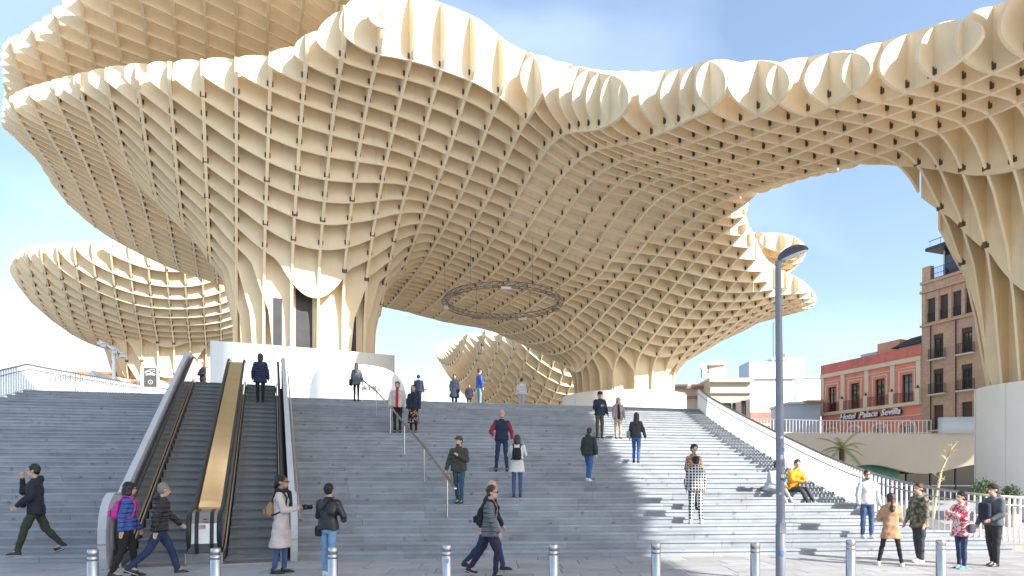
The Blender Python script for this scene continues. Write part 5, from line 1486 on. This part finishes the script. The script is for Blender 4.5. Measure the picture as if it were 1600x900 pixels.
def backpack(P, label, mtl, w=0.27, h=0.38, z=1.20, d=0.10, strap=BLACK_F):
    root = empty('backpack', P['M'] @ Vector((0, 0.2, z - h / 2)), 0, label, 'backpack'); inv = Matrix.Translation(-root.location)
    b = MB(); loft(b, [(P['up']((0, 0.175, z - h / 2)), w / 2 * .8, d * .75), (P['up']((0, 0.185, z - h / 2 + 0.05)), w / 2, d), (P['up']((0, 0.18, z)), w / 2, d), (P['up']((0, 0.165, z + h / 2 - .05)), w / 2 * .9, d * .75), (P['up']((0, 0.15, z + h / 2)), w / 2 * .5, d * .4)], 16)
    me = fuse(b, 0.016, 2); me.transform(inv @ P['M']); link('bag', me, mtl, root)
    b = MB(); loft(b, [(P['up']((0, 0.275, z - h * .38)), w * .36, .03), (P['up']((0, 0.285, z - h * .1)), w * .36, .035), (P['up']((0, 0.275, z)), w * .30, .02)], 12)
    me = fuse(b, 0.016, 2); me.transform(inv @ P['M']); link('pocket', me, mtl, root)
    for sx in (-1, 1):
        s_ = MB(); s_.tube([P['up'](v) for v in ((sx * .09, .14, z + h * .42), (sx * .105, .06, 1.475), (sx * .115, -.05, 1.46), (sx * .125, -.135, 1.33), (sx * .15, -.10, 1.12), (sx * .155, .05, 1.05), (sx * .10, .14, z - h * .4))], 0.017, 6)
        me = s_.mesh('strap', True); me.transform(inv @ P['M']); link('strap', me, strap, root)
    return root
def bag(P, c, dims, label, mtl, name='shoulder_bag', cat='bag', strap=None, voxel=0.016):
    c = Vector(c); root = empty(name, P['M'] @ c, 0, label, cat); inv = Matrix.Translation(-root.location)
    b = MB(); x, y, z = dims; loft(b, [(c + Vector((0, 0, -z / 2)), x * .42, y * .42), (c + Vector((0, 0, -z / 2 + .03)), x / 2, y / 2), (c + Vector((0, 0, z / 2 - .04)), x / 2, y / 2 * .9), (c + Vector((0, 0, z / 2)), x * .44, y * .3)], 16)
    me = fuse(b, voxel, 2); me.transform(inv @ P['M']); link('bag', me, mtl, root)
    if strap:
        s_ = MB(); s_.tube([Vector(v) for v in strap], 0.010, 5); me = s_.mesh('strap', True); me.transform(inv @ P['M']); link('strap', me, BLACK_F, root)
    return root

walk = lambda a, b=18: ((a, b * 0.4), (-a * 0.9, b))
stand = ((1, 2), (-1, 2))
D = R
def G(px, py):
    p = stair_at(px, py)
    if 0.05 < p.z < HT - 0.01:                   # stand well on the tread, toes behind its edge
        y = p.y + 0.16; p = Vector(((px - 800) / 1000 * y, y, p.z))
    return p
puff_navy = fabric('navy_puffer', (0.020, 0.030, 0.075), 0.5, 4.2); puff_blue = fabric('blue_puffer', (0.06, 0.13, 0.42), 0.45, 4.2); puff_brown = fabric('brown_black_puffer', (0.045, 0.038, 0.038), 0.55, 4.2); puff_grey = fabric('grey_puffer', (0.17, 0.18, 0.20), 0.5, 4.2)
V1 = 0.016; V2 = 0.02

# --- on the pavement
p = person('man in a black jacket walking with a hand raised to his ear', G(56, 880), D(-62), 1.76, walk(22, 20), ((12, 16, 40, 20), (52, 18, 128, -4)), 2, yaw=-8, top=fabric('dark_navy_parka', (0.020, 0.024, 0.036)), top_len=0.07, bulk=1.12, shirt=fabric('blue_grey_knit', (0.20, 0.27, 0.38)), bottom=fabric('dark_olive_trousers', (0.045, 0.05, 0.035)), hair=HAIR_B, hood=True, slim=1.08, head=735, feet=880, voxel=V1)
bag(p, (0.02, -0.19, 0.98), (0.2, 0.09, 0.13), 'small black waist bag worn by the man on the phone', BLACK_F)
ph = MB(); hw = p['hd']((-0.09, -0.01, -0.02)); ph.box(hw, (0.012, 0.07, 0.13), bev=0.004); carried(p, 'mobile_phone', 'dark mobile phone held to the ear of the man in the black jacket', 'phone', ph, BLACK_F)
p = person('woman in a bright blue quilted jacket with long black hair wearing a pink backpack', G(199, 903), D(112), 1.66, walk(10, 14), ((10, 10, 14, 0), (-14, 10, 16, 0)), 2, yaw=30, top=puff_blue, bulk=1.05, bottom=BLACK_F, hair=HAIR_B, hair_style='bob', female=True, glasses=True, head=753, feet=903, voxel=V1)
backpack(p, 'small magenta pink backpack on the woman in blue', fabric('magenta_nylon', (0.52, 0.03, 0.30), 0.5), 0.26, 0.34, 1.22, 0.085, fabric('magenta_nylon', (0.52, 0.03, 0.30)))
p = person('man in a dark brown quilted jacket and jeans striding beside the woman in blue', G(249, 900), D(122), 1.72, walk(26, 24), ((34, 14, 18, 0), (-18, 12, 20, 0)), 5, yaw=18, top=puff_brown, bulk=1.2, bottom=JEAN_D, hair=HAIR_G, hood=True, slim=1.1, head=750, feet=900, voxel=V1)
p = person('woman in a long beige coat holding a camera before the escalator', G(440, 897), D(92), 1.74, ((3, 4), (-5, 4)), ((20, 8, 78, 30), (22, 8, 74, 28)), 0, yaw=-6, top=fabric('pale_beige_coat', (0.60, 0.53, 0.50)), top_len=0.40, bulk=1.02, bottom=JEAN, skin=SKIN2, hair=HAIR_B, hair_style='bun', female=True, glasses=True, scarf=BLACK_F, slim=0.92, head=743, feet=897, voxel=V1)
cm = MB(); wr = (p['J']['wr', 0] + p['J']['wr', 1]) / 2 + Vector((0, -0.10, 0.02)); cm.box(wr, (0.13, 0.07, 0.09), bev=0.01); cm.tube([wr + Vector((0, -0.03, 0)), wr + Vector((0, -0.13, 0))], [0.038, 0.042], 12)
carried(p, 'camera', 'black camera held by the woman in the beige coat', 'camera', cm, BLACK_F)
backpack(p, 'brown leather backpack with black band on the woman in beige', mat('tan_leather', (0.36, 0.20, 0.10), rough=0.5, var=0.25, vscale=6), 0.27, 0.28, 1.14, 0.08)
p = person('man in a black leather jacket and light jeans seen from behind looking down', G(513, 902), D(168), 1.74, ((6, 8), (-6, 10)), ((16, 12, 62, 30), (14, 14, 58, 26)), 2, pitch=-14, top=mat('black_leather', (0.014, 0.014, 0.016), rough=0.35, bump=0.5, bscale=14), bulk=1.08, bottom=JEAN_L, hair=HAIR_B, shoe=SHOE_W, slim=0.95, head=755, feet=902, voxel=V1)
bag(p, (-0.03 + 0.2, 0.05, 0.84), (0.15, 0.08, 0.2), 'small black crossbody bag on the hip of the man in leather', BLACK_F, strap=((0.16, 0.0, 0.92), (0.1, 0.14, 1.2), (-0.1, 0.1, 1.46), (-0.1, -0.05, 1.46)))
p = person('bald man in dark clothes walking behind the woman in the grey quilted jacket', G(762, 898) + Vector((0.0, 0.45, 0)), D(78), 1.62, walk(22, 22), ((16, 8, 14, 0), (-16, 8, 14, 0)), 4, top=NAVY_F, bulk=1.08, bottom=JEAN_D, hair=None, bald=True, voxel=V1)
p = person('woman with short brown hair in a grey quilted jacket walking past the bollards', G(765, 903), D(80), 1.66, walk(-24, 26), ((-12, 8, 12, 0), (16, 8, 16, 0)), 3, top=puff_grey, top_len=0.08, bulk=1.14, bottom=fabric('dark_blue_trousers', (0.016, 0.020, 0.045)), hair=HAIR_D, hair_style='curly', female=True, glasses=True, head=757, feet=903, voxel=V1)
backpack(p, 'black backpack on the woman in the grey quilted jacket', BLACK_F, 0.28, 0.36, 1.16, 0.08)

# --- right hand group in the sun
p = person('man in a pale grey hoodie and blue jeans standing at the stair foot', G(1355, 850), D(-8), 1.74, ((4, 4), (-3, 3)), ((4, 10, 14, 0), (6, 10, 18, 10)), 0, yaw=-10, top=fabric('pale_grey_hoodie', (0.56, 0.57, 0.58)), bulk=1.08, bottom=JEAN, shoe=SHOE_W, hair=HAIR_D, hood=True, glasses=True, beard=HAIR_D, head=743, feet=850, voxel=V1)
p = person('woman in a short camel coat and black leggings seen from behind with feet apart', G(1392, 886), D(165), 1.62, ((8, 2, 10), (-2, 2, 9)), ((20, 12, 84, 40), (20, 12, 84, 40)), 3, yaw=25, top=fabric('camel_coat', (0.46, 0.27, 0.15)), top_len=0.20, bulk=1.04, bottom=BLACK_F, shoe=SHOE_W, hair=HAIR_D, hair_style='long', female=True, slim=0.85, hood=True, head=770, feet=886, voxel=V1)
p = person('man in a camouflage jacket and grey trousers facing the woman in camel', G(1436, 880), D(-80), 1.72, ((3, 3), (-3, 5)), ((3, 8, 16, 0), (4, 8, 18, 0)), 0, top=pattern('camouflage', 'noise', (0.05, 0.05, 0.03), (0.16, 0.14, 0.09), 16, (0.28, 0.25, 0.17)), top_len=0.10, bulk=1.08, bottom=fabric('charcoal_trousers', (0.055, 0.058, 0.065)), shoe=SHOE_W, hair=HAIR_D, slim=1.08, hood=True, head=755, feet=880, voxel=V1)
p = person('woman in a red and white patterned jacket and teal shoes with folded arms', G(1502, 890), D(-78), 1.64, ((2, 2), (-2, 2)), ((30, 10, 88, 40), (28, 10, 92, 40)), 0, top=pattern('red_white_swirl', 'swirl', (0.52, 0.03, 0.06), (0.66, 0.60, 0.58), 9), top_len=0.12, bulk=1.1, bottom=JEAN_D, shoe=mat('teal_shoe', (0.03, 0.26, 0.28), rough=0.5), hair=HAIR_B, hair_style='curly', female=True, slim=0.9, hood=True, head=769, feet=890, voxel=V1)
bag(p, (0.21, 0.05, 0.92), (0.1, 0.2, 0.2), 'dark grey shoulder bag on the woman in red and white', fabric('dark_grey_bag', (0.06, 0.06, 0.07)))
p = person('man in a grey and black jacket and black cap standing by the potted tree', G(1552, 886), D(-78), 1.74, ((3, 3), (-4, 6)), ((6, 8, 60, 20), (4, 8, 22, 0)), 0, top=fabric('slate_jacket', (0.10, 0.115, 0.13)), bulk=1.1, bottom=fabric('black_cargo', (0.03, 0.03, 0.034)), hair=HAIR_B, hat=(BLACK_F, 'cap'), hood=True, slim=1.15, head=757, feet=886, voxel=V1)
bag(p, (0.0, -0.22, 1.16), (0.26, 0.16, 0.36), 'black rucksack worn on the chest of the man in the black cap', NAVY_F, name='rucksack', cat='backpack')

# --- on the stairs
p = person('bearded man in an olive jacket and cap coming down beside the handrail', G(717, 790), D(-12), 1.76, ((8, 6), (-6, 14)), ((18, 8, 100, 50), (2, 14, 20, 0)), 0, yaw=-20, top=fabric('olive_jacket', (0.060, 0.060, 0.045)), top_len=0.04, bulk=1.16, bottom=fabric('teal_jeans', (0.03, 0.095, 0.13)), hair=HAIR_B, hat=(OLIVE_F, 'cap'), beard=HAIR_B, head=683, feet=790, voxel=V1)
bag(p, (-0.30, 0.0, 0.62), (0.2, 0.12, 0.34), 'tan carrier bag held by the man in olive', mat('tan_paper', (0.45, 0.30, 0.18), rough=0.7, var=0.2), name='carrier_bag', cat='bag')
p = person('bald man in a navy and red jacket standing above the woman in white', G(784, 744), D(2), 1.78, ((3, 3, 4), (-3, 3, 5)), ((2, 16, 26, 10), (4, 22, 46, 30)), 0, top=fabric('navy_vest', (0.018, 0.026, 0.06)), bulk=1.1, bottom=JEAN_D, skin=SKIN, hair=None, bald=True, beard=HAIR_G, head=648, feet=744, voxel=V1)
for pl in [o for o in p['root'].children if o.name.startswith('jacket')]:
    pl.data.materials.append(fabric('dark_red_sleeve', (0.30, 0.02, 0.04)))
    for q in pl.data.polygons:
        if abs(q.center.x) > 0.19 * p['S']: q.material_index = 1
p = person('woman in a white coat photographing, seen from behind', G(808, 784), D(176), 1.64, ((1, 2), (-1, 2)), ((48, 14, 118, 20), (48, 14, 118, 20)), 0, top=WHITE_F, top_len=0.16, bulk=1.06, bottom=JEAN, hair=HAIR_D, hair_style='bob', female=True, slim=0.9, head=685, feet=784, voxel=V1)
backpack(p, 'black backpack on the woman in the white coat', BLACK_F, 0.26, 0.34, 1.2, 0.085)
p = person('man in a dark green hooded jacket climbing the stairs in white shoes', G(920, 756), D(150), 1.76, ((20, 30), (-8, 6)), ((12, 10, 14, 0), (-14, 12, 16, 0)), 5, top=fabric('dark_green_parka', (0.035, 0.05, 0.04)), top_len=0.05, bulk=1.18, bottom=fabric('bright_denim', (0.05, 0.14, 0.34)), shoe=SHOE_W, hair=HAIR_D, hood=True, head=671, feet=756, voxel=V1)
p = person('man in a navy jacket and dark cap holding a phone at the stair head', G(937, 687), D(18), 1.74, stand, ((6, 8, 24, 0), (14, 10, 88, 40)), 0, pitch=12, top=NAVY_F, bulk=1.12, bottom=OLIVE_F, hair=HAIR_B, hat=(BLACK_F, 'cap'), head=613, feet=687, voxel=V2)
p = person('blonde woman in a dusty pink scarf and patterned trousers beside the man with the phone', G(966, 688), D(5), 1.62, stand, ((6, 8, 20, 0), (6, 8, 20, 0)), 0, top=fabric('dusty_mauve_coat', (0.36, 0.27, 0.27)), top_len=0.06, bulk=1.08, shirt=BLACK_F, shirt_w=0.06, bottom=pattern('tan_spots', 'spots', (0.30, 0.20, 0.13), (0.48, 0.38, 0.30), 14), hair=HAIR_L, hair_style='bob', scarf=fabric('dusty_pink', (0.45, 0.32, 0.32)), female=True, slim=1.1, head=623, feet=688, voxel=V2)
p = person('woman in a charcoal jacket climbing with a grey bag on her shoulder', G(994, 725), D(160), 1.66, ((16, 26), (-4, 4)), ((8, 10, 24, 0), (4, 14, 40, 0)), 3, top=fabric('charcoal_jacket', (0.05, 0.05, 0.055)), bulk=1.06, bottom=fabric('bright_denim', (0.05, 0.14, 0.34)), hair=HAIR_D, hair_style='long', female=True, head=645, feet=725, voxel=V2)
bag(p, (0.25, 0.06, 0.98), (0.12, 0.34, 0.24), 'light grey handbag of the woman in charcoal', fabric('light_grey_bag', (0.26, 0.27, 0.29)))
p = person('woman with short dark hair in a leopard print top half hidden behind the plaid figure', G(1084, 802), D(8), 1.66, stand, ((6, 8, 30, 20), (6, 8, 30, 20)), 0, pitch=10, top=pattern('leopard_print', 'spots', (0.04, 0.025, 0.02), (0.42, 0.25, 0.17), 26), bulk=1.04, bottom=BLACK_F, hair=HAIR_B, hair_style='curly', female=True, head=700, feet=802, voxel=V1)
p = person('person in a black and white plaid suit and black beanie seen from behind', G(1087, 827), D(178), 1.68, ((2, 3, 3), (-2, 3, 3)), ((8, 8, 30, 20), (4, 8, 16, 0)), 0, top=pattern('plaid', 'plaid', (0.018, 0.018, 0.024), (0.62, 0.62, 0.62), 4.6), bulk=1.1, bottom=pattern('plaid', 'plaid', (0.018, 0.018, 0.024), (0.62, 0.62, 0.62), 4.6), shoe=SHOE_W, hair=HAIR_B, hat=(BLACK_F, 'beanie'), hood=True, slim=1.08, head=722, feet=827, voxel=V1)
for o in list(p['root'].children):
    pass
p = person('man in a cream jacket and red shirt coming down by the top handrail posts', G(621, 679), D(2), 1.76, stand, ((4, 9, 14, 0), (4, 9, 14, 0)), 0, top=fabric('cream_jacket', (0.56, 0.52, 0.46)), bulk=1.08, shirt=fabric('red_shirt', (0.50, 0.02, 0.05)), shirt_w=0.055, bottom=BLACK_F, hair=HAIR_B, beard=HAIR_B, head=598, feet=679, voxel=V2)
p = person('woman in a navy jacket and dark floral skirt beside the man in cream', G(646, 679), D(0), 1.64, stand, ((4, 9, 14, 0), (4, 9, 14, 0)), 0, top=NAVY_F, bulk=1.04, shirt=BLACK_F, bottom=BLACK_F, skirt=pattern('dark_floral', 'spots', (0.42, 0.20, 0.12), (0.015, 0.015, 0.018), 11), hair=HAIR_B, hair_style='long', female=True, head=603, feet=679, voxel=V2)
p = person('woman with long hair in a grey coat standing at the top of the handrail', G(557, 629), D(175), 1.66, stand, ((4, 9, 14, 0), (4, 9, 20, 0)), 0, top=fabric('blue_grey_coat', (0.12, 0.135, 0.17)), top_len=0.10, bulk=1.08, bottom=BLACK_F, hair=HAIR_D, hair_style='long', female=True, slim=0.9, head=568, feet=629, voxel=V2)
bag(p, (0.26, 0.0, 0.86), (0.14, 0.28, 0.3), 'black handbag of the woman in the grey coat', BLACK_F)

# --- at the stair head, small
def headperson(px, py, d, rz, label, **kw):
    x = (px - 800) / 1000 * d
    return person(label, Vector((x, d, HT)), rz, voxel=0.024, **kw)
headperson(654, 632, 31.5, D(170), 'person in a dark quilted jacket behind the couple on the stairs', H=1.66, top=puff_navy, bulk=1.15, bottom=BLACK_F, hair=HAIR_B)
headperson(710, 632, 31.5, D(20), 'woman in a long navy coat standing before the cathedral skyline', H=1.66, top=fabric('navy_wool', (0.02, 0.03, 0.06)), top_len=0.3, bulk=1.15, bottom=BLACK_F, hair=HAIR_B, hair_style='long', female=True)
headperson(733, 633, 31.8, D(10), 'child in a dark hooded coat at the stair head', H=1.25, top=fabric('dark_blue_child_coat', (0.02, 0.022, 0.05)), top_len=0.12, bulk=1.15, bottom=BLACK_F, hair=HAIR_B)
headperson(749, 634, 30.6, D(120), 'man in a bright blue jacket and jeans turned away at the stair head', H=1.8, top=fabric('royal_blue_jacket', (0.02, 0.08, 0.36), 0.5), bulk=1.1, bottom=JEAN_L, hair=HAIR_D)
headperson(815, 636, 32.5, D(178), 'person in a pale jacket walking away under the canopy', H=1.66, top=fabric('pale_jacket', (0.60, 0.58, 0.55)), bulk=1.05, bottom=fabric('pale_trousers', (0.45, 0.45, 0.46)), hair=HAIR_D)
headperson(317, 607, 27.5, D(-30), 'person with reddish hair in dark clothes at the escalator head', H=1.55, arms=((20, 8, 80, 40), (20, 8, 80, 40)), top=BLACK_F, bottom=BLACK_F, hair=mat('auburn_hair', (0.22, 0.08, 0.03), rough=0.5), hair_style='bob', female=True)
# --- riding the right escalator
ye = 9.9
loc = Matrix.Translation(EORG) @ Matrix.Rotation(EA, 4, 'Z') @ Vector((0.84, ye, 0))
zs = max(esc_z(0.25 + 0.4 * k + 0.2) for k in range(40) if 0.25 + 0.4 * k <= ye + 0.05)
person('woman in a navy quilted coat riding up the escalator', Vector((loc.x, loc.y, zs)), D(200), 1.66, stand, ((4, 10, 16, 0), (4, 10, 16, 0)), 0, top=puff_navy, top_len=0.14, bulk=1.18, bottom=BLACK_F, hair=HAIR_D, hair_style='bob', female=True, slim=0.95, voxel=V2)
# --- sitting on the sunlit steps
def sitter(px, py, rz, label, **kw):
    s_ = stair_at(px, py); zt = s_.z
    return person(label, Vector((s_.x, s_.y, zt - 0.80)), rz, sit=True, **kw)
sitter(1203, 776, D(28), 'person in a pale grey jacket sitting on the steps leaning forward', H=1.68, legs=((86, 52), (80, 46)), arms=((38, 8, 52, 30), (40, 8, 50, 30)), lean=22, yaw=20, top=fabric('pale_grey_jacket', (0.52, 0.53, 0.54)), bulk=1.1, bottom=fabric('light_grey_trousers', (0.36, 0.37, 0.39)), shoe=SHOE_W, hair=HAIR_D, voxel=V1)
sitter(1238, 772, D(22), 'person in an orange yellow jacket sitting on the steps with hands clasped', H=1.70, legs=((86, 50), (82, 48)), arms=((40, 8, 58, 40), (40, 8, 58, 40)), lean=14, yaw=-25, top=fabric('orange_jacket', (0.72, 0.33, 0.02)), bulk=1.12, bottom=fabric('dark_grey_trousers', (0.05, 0.055, 0.065)), shoe=SHOE_W, hair=HAIR_D, voxel=V1)
bpy.data.objects.remove(_tmp); bpy.data.scenes.remove(_ws)
